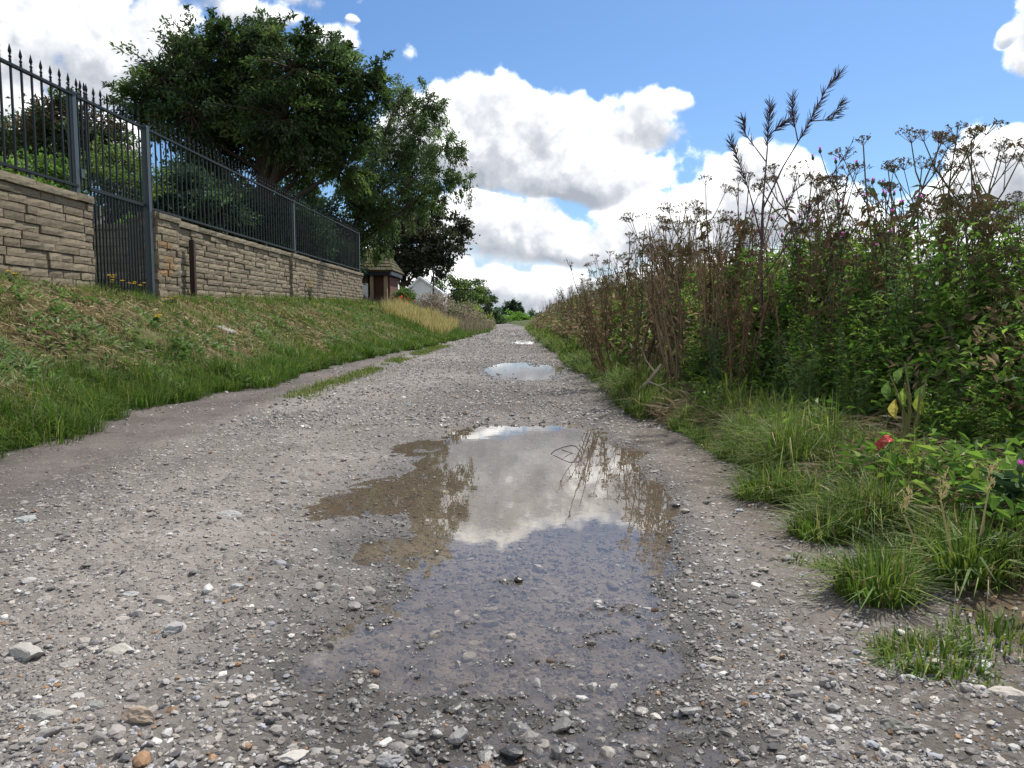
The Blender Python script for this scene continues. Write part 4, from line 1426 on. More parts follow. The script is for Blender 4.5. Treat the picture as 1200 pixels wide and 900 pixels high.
tall_grass('dry_grass', 'sunlit straw coloured tall grass beyond the wall end', -3.2, -1.7, 19, 26, 9000, .25, .62, [(.42, .33, .15), (.36, .29, .13), (.30, .27, .10), (.12, .16, .04)], 3, .010)
tall_grass('green_verge_grass', 'lush green grass at the foot of the far bank', -3.0, -1.2, 18, 30, 9000, .12, .35, [(.06, .12, .02), (.08, .14, .025)], 4, .010)
tall_grass('flowering_weeds', 'greyish pink dry weeds covering the far left bank', -6.5, -1.0, 24, 48, 22000, .25, .60, [(.20, .15, .11), (.15, .12, .085), (.11, .12, .06), (.23, .18, .13), (.08, .10, .045)], 6, .014)
SB = [('lavender_bush', 'grey mauve brown bush in front of the white gable', 31, [(490, 362, 17), (505, 356, 17), (478, 370, 12), (516, 354, 12)], [(.16, .125, .10), (.12, .11, .075), (.20, .15, .12)]),
      ('lavender_bush', 'wide brownish flowering bush below the slim dark post', 33, [(520, 362, 18), (538, 366, 18), (530, 376, 14)], [(.17, .13, .105), (.13, .12, .08), (.09, .10, .05)]),
      ('lavender_bush', 'faded tan bush near the far left track edge', 38, [(552, 374, 13), (562, 378, 12), (570, 384, 8)], [(.20, .16, .11), (.14, .14, .07)]),
      ('geranium_plant', 'green plant with red flowers beside the shelter', 28, [(474, 348, 10), (470, 356, 8), (480, 356, 7)], [(.06, .10, .025), (.05, .085, .025)]),
      ('low_shrub', 'dull green low shrub by the wall foot under the shelter', 25, [(440, 362, 9), (455, 364, 9), (468, 366, 8)], [(.05, .08, .03), (.07, .09, .04)])]
for i, (nm, lab, Y, bl, cs) in enumerate(SB):
    B = blobs_at(bl, Y, .5, 60 + i)
    cx = float(np.mean([b[0][0] for b in B]))
    t = tree(nm, lab, 'shrub' if 'shrub' in nm or 'bush' in nm else 'plant', (cx, Y, gz(cx, Y) - .05), B, 2600, .10, cs, 70 + i, .03, twigs=22, spread=.25)
    if nm == 'geranium_plant':
        r = np.random.default_rng(3)
        mb = MB(); n = 60
        P = np.array([W(472, 352, Y - .4)]) + r.normal(size=(n, 3)) * np.array([.12, .08, .09]) - np.array([[cx, Y, gz(cx, Y) - .05]])
        mb.leaves(P, r.normal(size=(n, 3)), .07, .06, (.5, .05, .03)); mb.build('red_flowers', M_LEAF, t)


# ------------------------------------------------------------------ plants of the right hand thicket
def prot_hogweed(seed):
    r = np.random.default_rng(seed)
    H = r.uniform(1.45, 1.75)
    st, lv = MB(), MB()
    brown = np.array([(.12, .088, .048), (.15, .10, .06), (.10, .10, .045)][seed % 3])
    bend = r.normal(size=2) * .10
    s = np.linspace(0, 1, 9)
    path = np.stack([bend[0] * s ** 2 + .012 * np.sin(s * 9), bend[1] * s ** 2 + .012 * np.cos(s * 8), H * s], 1)
    st.tube(path, np.linspace(.010, .004, 9), 6, brown)
    tops = [(path[-1], path[-1] - path[-2])]
    for i in range(r.integers(5, 8)):
        u = r.uniform(.45, .9)
        a = np.array([np.interp(u, s, path[:, k]) for k in range(3)])
        ang = r.uniform(0, 2 * PI)
        ln = r.uniform(.22, .5) * (1.2 - u * .5)
        d = np.array([math.cos(ang) * .55, math.sin(ang) * .55, .85])
        mid = a + d * ln * .5 + np.array([0, 0, -.01]); e = a + d * ln + np.array([0, 0, .04])
        st.tube([a, mid, e], [.005, .004, .003], 4, brown)
        tops.append((e, e - mid))
        if r.uniform() < .6:
            ang2 = ang + r.uniform(-1.2, 1.2); e2 = mid + np.array([math.cos(ang2) * .12, math.sin(ang2) * .12, .16])
            st.tube([mid, (mid + e2) / 2 + [0, 0, -.01], e2], [.003, .0026, .002], 4, brown); tops.append((e2, e2 - mid))
    ums = []
    for (e, d) in tops:
        um = MB()
        d = d / np.linalg.norm(d)
        k = r.integers(9, 14); size = r.uniform(.045, .085)
        sd = np.array([(.085, .060, .032), (.11, .078, .038), (.075, .070, .036)][r.integers(3)])
        for q in range(k):
            a = q * 2.39996
            rr = math.sqrt((q + .5) / k)
            v = d * (1.15 - .45 * rr + r.normal() * .12) + np.array([math.cos(a), math.sin(a), 0]) * rr * (1.0 + r.normal() * .15)
            tip = v * size
            um.tube([(0, 0, 0), tip * .5, tip], [.0016, .0014, .0012], 3, brown)
            m = 9
            dd = r.normal(size=(m, 3)) * .8 + np.array([0, 0, .5])
            um.leaves(tip + r.normal(size=(m, 3)) * .005, dd, r.uniform(.010, .017, m), .010, sd * r.uniform(.6, 1.5, (m, 1)))
        ums.append((um.mesh('umbel', M_DRY), e))
    m = 60
    u = r.uniform(.08, .85, m)
    P = np.stack([np.interp(u, s, path[:, k]) for k in range(3)], 1)
    a = r.uniform(0, 2 * PI, m)
    D = np.stack([np.cos(a), np.sin(a), r.uniform(-1.4, .2, m)], 1)
    c = np.array([(.13, .085, .045), (.09, .075, .03), (.06, .095, .025)])[r.integers(0, 3, m)]
    lv.leaves(P, D, r.uniform(.04, .13, m), r.uniform(.015, .05, m), c, .35)
    return [('stem', st.mesh('stem', M_STEM), None), ('withered_leaves', lv.mesh('withered_leaves', M_DRY), None)] + [('umbel', me, e) for me, e in ums]


def prot_herb(seed, tall=1.25, col=((.055, .11, .020), (.075, .145, .026), (.045, .09, .02)), ns=6, L=.085, wd=.36, tipc=None, per=52):
    """leafy green herb of several stems"""
    r = np.random.default_rng(seed)
    st, lv, tp = MB(), MB(), MB()
    for i in range(ns):
        H = tall * r.uniform(.7, 1.12)
        a = r.uniform(0, 2 * PI); b0 = r.uniform(0, .12); ln = r.uniform(.05, .24)
        s = np.linspace(0, 1, 8)
        path = np.stack([math.cos(a) * (b0 + ln * s ** 1.5), math.sin(a) * (b0 + ln * s ** 1.5), H * s], 1)
        st.tube(path, np.linspace(.007, .002, 8), 5, (.075, .095, .035) if i % 3 else (.10, .06, .045))
        u = np.sort(r.uniform(.12, 1, per))
        P = np.stack([np.interp(u, s, path[:, k]) for k in range(3)], 1)
        aa = np.arange(per) * 2.2 + r.normal(size=per) * .4
        D = np.stack([np.cos(aa), np.sin(aa), r.uniform(-.5, .65, per)], 1)
        sz = L * (1.25 - .75 * u) * r.uniform(.7, 1.3, per)
        cc = np.array(col)[r.integers(0, len(col), per)] * r.uniform(.75, 1.25, (per, 1))
        lv.leaves(P + D * .01, D, sz, sz * wd, cc, .22)
        sub = 46                                     # side sprays
        k = r.integers(0, per, sub)
        P2 = P[k] + D[k] * sz[k][:, None] * r.uniform(.4, 1.3, (sub, 1))
        D2 = D[k] + r.normal(size=(sub, 3)) * .7
        lv.leaves(P2, D2, sz[k] * .7, sz[k] * .7 * wd, cc[k] * r.uniform(.8, 1.3, (sub, 1)), .22)
        if tipc is not None:
            m = 44
            w = r.uniform(.80, 1.08, m)
            P3 = np.stack([np.interp(w, s, path[:, q]) for q in range(3)], 1) + r.normal(size=(m, 3)) * .012
            P3[:, 2] += np.maximum(w - 1, 0) * H
            tp.leaves(P3, r.normal(size=(m, 3)) + [0, 0, .8], .014, .008, np.array(tipc) * r.uniform(.7, 1.3, (m, 1)))
    out = [('stem', st.mesh('stem', M_STEM), None), ('foliage', lv.mesh('foliage', M_LEAF), None)]
    if tp.n: out.append(('flower_spikes', tp.mesh('flower_spikes', M_DRY), None))
    return out


def thistle_head(r):
    fl, bu = MB(), MB()
    bu.tube([(0, 0, -.004), (0, 0, .004), (0, 0, .014), (0, 0, .022)], [.004, .010, .010, .006], 7, (.06, .085, .035))
    n = 26
    a = r.uniform(0, 2 * PI, n); q = r.uniform(.1, .8, n)
    bu.leaves(np.tile([0, 0, .019], (n, 1)), np.stack([np.cos(a) * q, np.sin(a) * q, np.ones(n)], 1), r.uniform(.014, .024, n), .004, (.42, .09, .36))
    return bu


def prot_thistle(seed):
    r = np.random.default_rng(seed)
    H = r.uniform(1.35, 1.7)
    st, lv = MB(), MB()
    s = np.linspace(0, 1, 8)
    bd = r.normal(size=2) * .09
    path = np.stack([bd[0] * s ** 2, bd[1] * s ** 2, H * s], 1)
    st.tube(path, np.linspace(.009, .003, 8), 6, (.085, .09, .05))
    heads = [path[-1]]
    for i in range(7):
        u = r.uniform(.6, .93); a = np.array([np.interp(u, s, path[:, k]) for k in range(3)])
        an = r.uniform(0, 2 * PI); l = r.uniform(.1, .3)
        e = a + np.array([math.cos(an) * l * .6, math.sin(an) * l * .6, l])
        st.tube([a, (a + e) / 2 + [math.cos(an) * .02, math.sin(an) * .02, -.01], e], [.004, .003, .002], 4, (.085, .09, .05))
        heads.append(e)
    m = 70
    u = r.uniform(.05, .95, m)
    P = np.stack([np.interp(u, s, path[:, k]) for k in range(3)], 1)
    a = r.uniform(0, 2 * PI, m)
    D = np.stack([np.cos(a), np.sin(a), r.uniform(-.5, .6, m)], 1)
    lv.leaves(P, D, .17 * (1.15 - u) * r.uniform(.6, 1.2, m), .04 * (1.2 - u), np.array([(.065, .10, .04), (.085, .12, .055), (.10, .08, .04)])[r.integers(0, 3, m)], .3)
    out = [('stem', st.mesh('stem', M_STEM), None), ('foliage', lv.mesh('foliage', M_LEAF), None)]
    for e in heads:
        me = thistle_head(r).mesh('flower_head', M_LEAF)
        out.append(('flower_head', me, e))
    return out


def prot_dead(seed):
    """dead brown dock-like stems with seeds and hanging leaves"""
    r = np.random.default_rng(seed)
    st, lv = MB(), MB()
    tint = np.array([(.18, .125, .072), (.145, .10, .06), (.22, .165, .10)][seed % 3])
    for i in range(r.integers(5, 8)):
        H = r.uniform(.9, 1.55)
        a = r.uniform(0, 2 * PI); ln = r.uniform(.02, .26); b0 = r.uniform(0, .10)
        s = np.linspace(0, 1, 8)
        path = np.stack([math.cos(a) * (b0 + ln * s ** 1.6) + .015 * np.sin(s * 11 + i), math.sin(a) * (b0 + ln * s ** 1.6), H * s], 1)
        st.tube(path, np.linspace(.010, .003, 8), 5, tint * r.uniform(.7, 1.25))
        for j in range(6):
            u = r.uniform(.4, .95); p0 = np.array([np.interp(u, s, path[:, k]) for k in range(3)])
            an = r.uniform(0, 2 * PI); l = r.uniform(.08, .26)
            e = p0 + np.array([math.cos(an) * l * .5, math.sin(an) * l * .5, l])
            st.tube([p0, (p0 + e) / 2, e], [.003, .0025, .0015], 3, tint)
            m = 16
            w = r.uniform(.2, 1, m)[:, None]
            lv.leaves(p0 + (e - p0) * w + r.normal(size=(m, 3)) * .008, r.normal(size=(m, 3)), .014, .011, tint * np.array([.8, .7, .6]) * r.uniform(.6, 1.3, (m, 1)))
        m = 26
        u = r.uniform(.05, .8, m)
        P = np.stack([np.interp(u, s, path[:, k]) for k in range(3)], 1)
        an = r.uniform(0, 2 * PI, m)
        D = np.stack([np.cos(an) * .6, np.sin(an) * .6, r.uniform(-1.5, -.1, m)], 1)
        lv.leaves(P, D, r.uniform(.04, .12, m), r.uniform(.006, .022, m), tint * r.uniform(.35, 1.05, (m, 1)), .45)
    return [('stem', st.mesh('stem', M_STEM), None), ('withered_leaves', lv.mesh('withered_leaves', M_DRY), None)]


def prot_fine(seed):
    """wispy dry grass-like stems with fine panicles"""
    r = np.random.default_rng(seed)
    st, lv = MB(), MB()
    for i in range(14):
        H = r.uniform(.9, 1.65)
        a = r.uniform(0, 2 * PI); ln = r.uniform(.05, .4)
        s = np.linspace(0, 1, 6)
        path = np.stack([math.cos(a) * (.1 + ln * s ** 2), math.sin(a) * (.1 + ln * s ** 2), H * s], 1)
        c = np.array([(.17, .145, .09), (.13, .12, .075), (.11, .10, .055)][i % 3])
        st.tube(path, np.linspace(.004, .0015, 6), 3, c)
        m = 40
        u = r.uniform(.55, 1, m)
        P = np.stack([np.interp(u, s, path[:, k]) for k in range(3)], 1) + r.normal(size=(m, 3)) * .018
        lv.leaves(P, r.normal(size=(m, 3)) * .5 + [0, 0, 1], r.uniform(.02, .05, m), .006, c * r.uniform(.7, 1.2, (m, 1)))
        m = 12
        u = r.uniform(.05, .6, m)
        P = np.stack([np.interp(u, s, path[:, k]) for k in range(3)], 1)
        lv.leaves(P, np.stack([r.normal(size=m), r.normal(size=m), r.uniform(-.2, 1, m)], 1), .14, .013, np.array([(.09, .105, .045)]) * r.uniform(.7, 1.4, (m, 1)))
    return [('stem', st.mesh('stem', M_STEM), None), ('foliage', lv.mesh('foliage', M_DRY), None)]


GREEN_A = ((.055, .115, .016), (.085, .155, .020), (.040, .08, .016), (.12, .18, .03))
GREEN_B = ((.06, .10, .035), (.075, .115, .05), (.05, .085, .03))
PROT = {
    'hogweed': [prot_hogweed(s) for s in range(101, 107)],
    'herb': [prot_herb(116, 1.0, GREEN_A, 6, .15, .36, None, 30), prot_herb(117, 1.15, GREEN_A, 6, .17, .24, None, 34), prot_herb(118, 1.2, GREEN_A, 6, .13, .30, None, 40)] + [prot_herb(s, 1.22, GREEN_A, 7, .085, .34) for s in range(111, 115)] + [prot_herb(115, 1.1, GREEN_A, 7, .11, .5)],
    'mugwort': [prot_herb(s, 1.4, GREEN_B, 6, .10, .20, (.14, .11, .07), 64) for s in range(121, 125)],
    'thistle': [prot_thistle(s) for s in range(131, 135)],
    'dock': [prot_dead(s) for s in range(141, 146)],
    'fine': [prot_fine(s) for s in range(151, 154)],
}
PH = {k: [max(max(q.co.z for q in me.vertices) + (e[2] if e is not None else 0) for _, me, e in pr) for pr in v] for k, v in PROT.items()}
INFO = {
    'hogweed': ('hogweed_plant', 'plant', 'tall dried hogweed with brown flat seed heads in the thicket right of the track', 'dried hogweeds in the right thicket'),
    'herb': ('leafy_herb', 'plant', 'bright green leafy herb growing in the thicket right of the track', 'green herbs in the right thicket'),
    'mugwort': ('mugwort_plant', 'plant', 'grey green narrow leaved mugwort with brownish spikes right of the track', 'mugworts in the right thicket'),
    'thistle': ('thistle_plant', 'plant', 'tall thistle with small purple flower heads in the right thicket', 'thistles in the right thicket'),
    'dock': ('dead_dock_plant', 'plant', 'dead reddish brown weed stems with shrivelled leaves along the right verge', 'dead brown weeds along the right verge'),
    'fine': ('dry_grass_clump', 'plant', 'wispy clump of dry tan grass stems far along the right verge', 'dry grass clumps along the right verge'),
}
CNT = {}


def plant(kind, x, y, h=1.3, label=None, rot=None, var=None, zz=None):
    nm, cat, lab, grp = INFO[kind]
    k = CNT.get(kind, 0); CNT[kind] = k + 1
    vi = k % len(PROT[kind]) if var is None else var
    pr = PROT[kind][vi]
    sc = h / PH[kind][vi]
    z = gz(x, y) - .02 if zz is None else zz
    t = thing(nm, label or lab, cat, (x, y, z), random.uniform(0, 2 * PI) if rot is None else rot, grp, (sc * random.uniform(.95, 1.05), sc * random.uniform(.95, 1.05), sc))
    for (pn, me, e) in pr:
        o = link(pn, me, t, e)
        if pn in ('foliage', 'flower_spikes', 'withered_leaves'):
            o['kind'] = 'stuff'
    t.rotation_euler.x = random.gauss(0, .10); t.rotation_euler.y = random.gauss(0, .10)
    return t


def front(y):
    return np.interp(y, [2, 3, 3.6, 5, 7, 15, 30, 45], [1.72, 1.66, 1.60, 1.26, 1.06, .92, .84, .78])


def thicket():
    r = np.random.default_rng(202)
    random.seed(5)
    plan = []
    for i in range(460):
        y = 2.5 * (42 / 2.5) ** (r.uniform(0, 1) ** .85)
        off = abs(r.normal()) * (.55 + .10 * y) * .9
        x = front(y) + off + .05
        if x > .70 * y + .35:
            continue
        px = 600 + F_PX * x / y
        u = r.uniform()
        depth = off
        if y < 5.6 and px > 880:
            kind = 'herb' if u < .52 else 'mugwort' if u < .70 else 'hogweed' if u < .88 else 'thistle'
        elif y < 12:
            kind = ('dock' if u < .40 else 'hogweed' if u < .64 else 'mugwort' if u < .80 else 'herb' if u < .94 else 'thistle') if depth < .7 else \
                   ('herb' if u < .34 else 'mugwort' if u < .55 else 'hogweed' if u < .78 else 'dock' if u < .92 else 'thistle')
        else:
            kind = 'fine' if u < .40 else 'dock' if u < .62 else 'mugwort' if u < .85 else 'hogweed' if u < .95 else 'herb'
        # heights as surveyed: flower heads stop at the skyline of the thicket, the leafy mass lower
        g0 = gz(x, y)
        lim = lambda xs_, ys_: (370 - np.interp(px, xs_, ys_)) / F_PX * y + CAM_H - g0
        hs = lim([620, 640, 700, 760, 850, 950, 1050, 1200], [362, 345, 302, 246, 208, 192, 172, 182])
        hg = lim([620, 640, 700, 850, 1000, 1200], [366, 352, 330, 288, 250, 240])
        if kind in ('hogweed', 'thistle', 'dock', 'fine'):
            top = {'hogweed': 1.85, 'thistle': 1.6, 'dock': 1.55, 'fine': 1.6}[kind]
            h = min(hs * r.uniform(.72, 1.0), top * r.uniform(.85, 1.05))
        else:
            h = min(hg * r.uniform(.8, 1.06), {'herb': 1.3, 'mugwort': 1.5}[kind] * r.uniform(.85, 1.08))
        h *= np.interp(depth, [0, .2, .5], [.42, .62, 1.0]) * (1 if y > 4 else np.interp(depth, [0, .5], [.7, 1]))
        h = max(h, .28)
        if h < .62 and kind in ('hogweed', 'dock', 'thistle') and y < 9:
            kind = 'herb' if u < .5 else 'mugwort'
        row = 'at the thicket front' if depth < .35 else 'just behind the thicket front' if depth < .9 else 'deep in the thicket'
        where = 'near the right frame edge' if px > 1000 else 'around the bare pod plant' if y < 6 else 'between the large and second puddle' if y < 9 else 'beside the second puddle' if y < 14 else 'far down the track'
        lab = {'hogweed': 'brown flat headed hogweed ', 'herb': 'bright green leafy herb ', 'mugwort': 'grey green mugwort ', 'thistle': 'purple headed thistle ',
               'dock': 'dead red brown weed ', 'fine': 'wispy dry grass clump '}[kind] + row + ' ' + where
        plan.append((kind, x, y, h, lab))
    for (k, x, y, s, lab) in plan:
        plant(k, x, y, s, lab)
    # the ones that stand out against the sky
    for (k, px, Y, py, lab) in (
            ('hogweed', 1040, 4.4, 140, 'tall hogweed against the sky with small dark heads, just right of the bare pod plant'),
            ('hogweed', 1095, 4.2, 148, 'branching hogweed against the blue sky near the right edge'),
            ('hogweed', 1180, 4.0, 160, 'rightmost tall hogweed with the widest dark seed head'),
            ('hogweed', 975, 4.8, 165, 'hogweed with dark heads directly behind the bare pod plant'),
            ('hogweed', 745, 7.4, 238, 'brown branching hogweed standing out left of the white cloud'),
            ('hogweed', 820, 6.0, 205, 'hogweed with brown heads in front of the white right hand cloud'),
            ('hogweed', 850, 5.4, 195, 'leafy brown hogweed left of the bare pod plant'),
            ('thistle', 1000, 4.5, 168, 'thistle with a purple head standing highest against the blue sky'),
            ('thistle', 1025, 4.2, 195, 'thistle with two pink heads below the tall hogweed'),
            ('hogweed', 1130, 4.6, 165, 'hogweed leaning between the two right hand hogweeds'),
            ('hogweed', 702, 8.6, 292, 'small dry hogweed far left along the thicket skyline'),
            ('hogweed', 728, 8.2, 268, 'thin hogweed whose heads rise left of the grey cloud base'),
            ('hogweed', 782, 6.6, 228, 'bushy brown hogweed left of the pale dead stems'),
            ('hogweed', 802, 5.8, 240, 'short brown hogweed at the left foot of the white cloud'),
            ('hogweed', 868, 5.7, 205, 'hogweed half hidden behind the bare pod plant stem'),
            ('hogweed', 918, 5.6, 200, 'hogweed in front of the right hand white cloud top'),
            ('hogweed', 948, 5.0, 190, 'spreading hogweed below the longest pod branch'),
            ('hogweed', 1012, 4.8, 152, 'slender hogweed whose top stands alone on blue sky'),
            ('hogweed', 1068, 3.9, 172, 'hogweed with crossing branches under the sky gap'),
            ('hogweed', 1120, 3.8, 190, 'low branching hogweed among green herbs near the right'),
            ('hogweed', 1150, 4.6, 150, 'tall thin hogweed left of the rightmost head'),
            ('hogweed', 1196, 4.5, 170, 'hogweed cut by the right frame edge'),
            ('dock', 752, 5.9, 262, 'dead brown stem bundle left of the tallest red brown one'),
            ('dock', 795, 5.5, 240, 'pale brown dead stems between the two thick bundles'),
            ('dock', 862, 4.9, 225, 'dead stems just left of the bare pod plant'),
            ('dock', 715, 7.0, 288, 'thin dead brown stems at the left of the thicket front'),
            ('dock', 930, 4.7, 230, 'dead brown stems right of the bare pod plant'),
            ('dock', 770, 6.6, 255, 'tallest red brown dead stem at the thicket front'),
            ('dock', 838, 5.5, 235, 'thick pale dead stem bundle behind the grass fringe'),
    ):
        x = (px - 600) / F_PX * Y
        plant(k, x, Y, W(px, py, Y)[2] - gz(x, Y), lab)


thicket()


def pod_plant():
    """tall leafless mustard with upright slender pods"""
    Y = 4.9
    r = np.random.default_rng(9)
    b = W(893, 470, Y)
    base = np.array([b[0], Y, gz(b[0], Y) - .02])
    t = thing('mustard_plant', 'tall leafless purple brown plant with slender upright pods against the sky', 'plant', base)
    st = MB()
    c = (.085, .055, .06)
    def pt(px, py, dy=0): return W(px, py, Y + dy) - base
    stem = np.array([(0, 0, 0), pt(893, 420), pt(893, 370), pt(892, 320), pt(893, 260), pt(895, 235)])
    st.tube(stem, [.014, .013, .012, .010, .008, .007], 7, c)
    branches = [
        [pt(893, 250), pt(899, 180, .05), pt(900, 150, .05), pt(903, 122, .05)],
        [pt(894, 245), pt(918, 195, -.08), pt(945, 150, -.12), pt(968, 105, -.15), pt(984, 86, -.16)],
        [pt(892, 280), pt(880, 230, .1), pt(866, 190, .16), pt(856, 165, .2)],
        [pt(935, 165, -.1), pt(930, 140, -.1), pt(928, 112, -.1)],
        [pt(900, 160, .05), pt(913, 148, .02), pt(926, 138, 0)],
        [pt(893, 330), pt(920, 290, -.2), pt(955, 240, -.3), pt(1000, 165, -.45)],
        [pt(898, 190, .05), pt(874, 158, .05), pt(871, 140, .05)],
        [pt(893, 300), pt(905, 265, .2), pt(930, 225, .25), pt(950, 205, .3)],
        [pt(950, 142, -.12), pt(975, 140, -.12), pt(985, 120, -.1)],
    ]
    pods = MB()
    for i, B in enumerate(branches):
        B = np.array(B)
        u = np.linspace(0, 1, 9)
        P = np.stack([np.interp(u, np.linspace(0, 1, len(B)), B[:, k]) for k in range(3)], 1)
        st.tube(P, np.linspace(.006 if i < 3 else .0042, .0018, 9), 5, c)
        n = 110 if i < 3 else 60
        w = r.uniform(.42 if i < 3 else .25, 1, n)
        Q = np.stack([np.interp(w, u, P[:, k]) for k in range(3)], 1)
        d = P[-1] - P[0]; d /= np.linalg.norm(d)
        an = r.uniform(0, 2 * PI, n)
        e1 = np.cross(d, [0, 1, 0]); e1 /= np.linalg.norm(e1); e2 = np.cross(d, e1)
        D = d * 1.0 + (np.cos(an)[:, None] * e1 + np.sin(an)[:, None] * e2) * r.uniform(.5, .95, n)[:, None]
        for q in range(n):
            l = r.uniform(.045, .075)
            dd = D[q] / np.linalg.norm(D[q])
            pods.tube([Q[q], Q[q] + dd * l * .5, Q[q] + dd * l], [.0016, .0026, .0008], 3, np.array(c) * r.uniform(.8, 1.3))
    st.build('stem', M_STEM, t); tag(pods.build('seed_pods', M_STEM, t), kind='stuff')


pod_plant()


def undergrowth():
    global rng
    r = np.random.default_rng(303)
    mb = MB()
    n = 52000
    y = 2.7 * (40 / 2.7) ** r.uniform(0, 1, n)
    off = np.abs(r.normal(size=n)) * (.5 + .11 * y) + .12
    x = front(y) + off
    k = x < .72 * y + .5
    x, y, off = x[k], y[k], off[k]
    m = len(x)
    hmax = np.clip(.22 + off * .9, 0, 1.05)
    z = land(x, y, False) + hmax * r.uniform(0, 1, m) ** 1.1
    green = np.clip(.40 + .9 * (fbm(x * 1.5, y * 1.5, 3, 7) - .5) + .45 * (y < 5.5) - .30 * (y > 9), 0, 1)
    isg = r.uniform(0, 1, m) < green
    cg = np.array(GREEN_A)[r.integers(0, 4, m)]
    cb = np.array([(.12, .08, .045), (.10, .085, .045), (.16, .12, .07), (.075, .08, .03)])[r.integers(0, 4, m)]
    c = np.where(isg[:, None], cg, cb) * r.uniform(.65, 1.25, (m, 1))
    sz = (.05 + .03 * r.uniform(0, 1, m)) * np.clip(y / 6, .8, 2.4)
    D = np.stack([r.normal(size=m), r.normal(size=m), r.normal(size=m) * .6 + .1], 1)
    mb.leaves(np.stack([x, y, z], 1), D, sz, sz * .36, c, .2)
    tag(mb.build('undergrowth', M_LEAF), 'tangled low leaves filling the thicket right of the track', kind='stuff')


undergrowth()


def verge_grass():
    r = np.random.default_rng(404)
    mb = MB()
    n = 62000
    y = 2.2 * (38 / 2.2) ** r.uniform(0, 1, n)
    x = right_edge(y) + .03 + np.abs(r.normal(size=n)) * np.interp(y, [2, 4, 6, 12], [.16, .24, .16, .12])
    cl = fbm(x * 4.6, y * 3.6, 3, 98)
    k = cl > np.interp(y, [2, 3.2, 4.5], [.50, .42, .34])
    x, y, cl = x[k], y[k], cl[k]
    u = x - right_edge(y)
    h = (.06 + .55 * np.clip(cl - .34, 0, 1)) * np.interp(u, [0, .15, .5], [.6, 1, 1.1]) * r.uniform(.5, 1.35, len(x)) * np.interp(y, [2, 3, 5], [.55, .8, 1.0])
    pos = np.stack([x, y, land(x, y, False) - .01], 1)
    mb.blades(pos, h, .0042 * np.clip(y / 5, .8, 3) * r.uniform(.7, 1.4, len(x)), grass_cols(len(x), r, .08 + .12 * (cl < .40)), .9)
    n = 9000
    y = r.uniform(1.5, 2.9, n)
    x = np.interp(y, [1.5, 2.2, 2.9], [1.02, 1.08, 1.25]) + r.uniform(0, 1, n) ** .8 * 1.1
    k = (fbm(x * 5, y * 5, 3, 31) > .47) & (x < .72 * y + .15)
    x, y = x[k], y[k]
    mb.blades(np.stack([x, y, land(x, y, False) - .01], 1), r.uniform(.02, .12, len(x)), .0028 * r.uniform(.7, 1.4, len(x)), grass_cols(len(x), r, .25), .9)
    n = 11000
    y = r.uniform(1.75, 3.7, n)
    x = right_edge(y) + .04 + np.abs(r.normal(size=n)) * .24
    cl = fbm(x * 6, y * 5, 3, 57)
    k = (cl > .44) & (x < .72 * y + .15)
    x, y, cl = x[k], y[k], cl[k]
    mb.blades(np.stack([x, y, land(x, y, False) - .01], 1), (.03 + .35 * (cl - .44)) * r.uniform(.4, 1.5, len(x)), .0032 * r.uniform(.7, 1.4, len(x)), grass_cols(len(x), r, .10), 1.0)
    tag(mb.build('verge_grass', M_GRASS), 'long green grass fringing the right edge of the track', kind='stuff')
    # separate tufts near the camera
    tufts = [(1030, 672, .19, .070, 420, 'dense grass tuft standing alone between dirt and thatch'),
             (1088, 738, .085, .085, 300, 'nearest low grass tuft on the bare dirt at lower right'),
             (1138, 660, .24, .060, 210, 'broad bladed grass tuft with pale ears at the right'),
             (965, 605, .17, .075, 360, 'bushy grass tuft at the inner edge of the verge'),
             (978, 640, .08, .040, 110, 'small grass tuft just left of the dense one'),
             (932, 632, .045, .03, 70, 'tiny pale tuft at the gravel edge'),
             (905, 565, .20, .10, 420, 'tall tuft at the bend of the right verge'),
             (1130, 758, .05, .05, 110, 'sprawling short tuft right of the nearest one'),
             (1060, 640, .13, .09, 220, 'ragged grass patch behind the dense tuft'),
             (1010, 590, .14, .11, 260, 'loose grass patch between the straw and the bushy tuft'),
             (1165, 720, .09, .09, 160, 'patchy grass on the soil at the far right of the verge'),
             (1195, 620, .22, .07, 160, 'dark leafy tuft at the right edge below the purple flower')]
    for (px, py, h, rad, nb, lab) in tufts:
        nb = int(nb * 1.9); h = h * .8
        d = ray(px, py)
        s = (CAM_H - .06) / -d[2]
        p = np.array([0, 0, CAM_H]) + d * s
        z = gz(p[0], p[1])
        a = r.uniform(0, 2 * PI, nb); q = np.sqrt(r.uniform(0, 1, nb)) * rad
        lx, ly = np.cos(a) * q * 1.25, np.sin(a) * q
        lz = land(p[0] + lx, p[1] + ly, False) - z
        m2 = MB()
        nb0 = nb
        m2.blades(np.stack([lx, ly, lz - .012], 1), h * r.uniform(.2, 1.3, nb) * (1 - .35 * (q / rad)), (.0075 if 'broad' in lab else .0042) * r.uniform(.7, 1.3, nb), grass_cols(nb, r, .06), .8, a + r.normal(size=nb) * .5)
        t = thing('grass_tuft', lab, 'grass tuft', (p[0], p[1], z))
        m2.build('blades', M_GRASS, t)
        if 'ears' in lab:
            for (ex, ey, eh) in ((-.09, -.02, .20), (.05, .03, .21), (-.14, .05, .15)):
                me = MB()
                me.tube([(ex * .4, ey, 0), (ex * .8, ey, eh * .6), (ex, ey, eh)], [.003, .0025, .002], 4, (.36, .30, .15))
                n2 = 40
                w = r.uniform(0, 1, n2)
                me.leaves(np.stack([ex + .01 * w, ey + 0 * w, eh + .06 * w], 1) + r.normal(size=(n2, 3)) * .004, r.normal(size=(n2, 3)) * .4 + [0, 0, 1], .018, .003, (.40, .33, .17))
                me.build('ear', M_DRY, t)
    # dead straw lying on the verge
    mb = MB()
    n = 7000
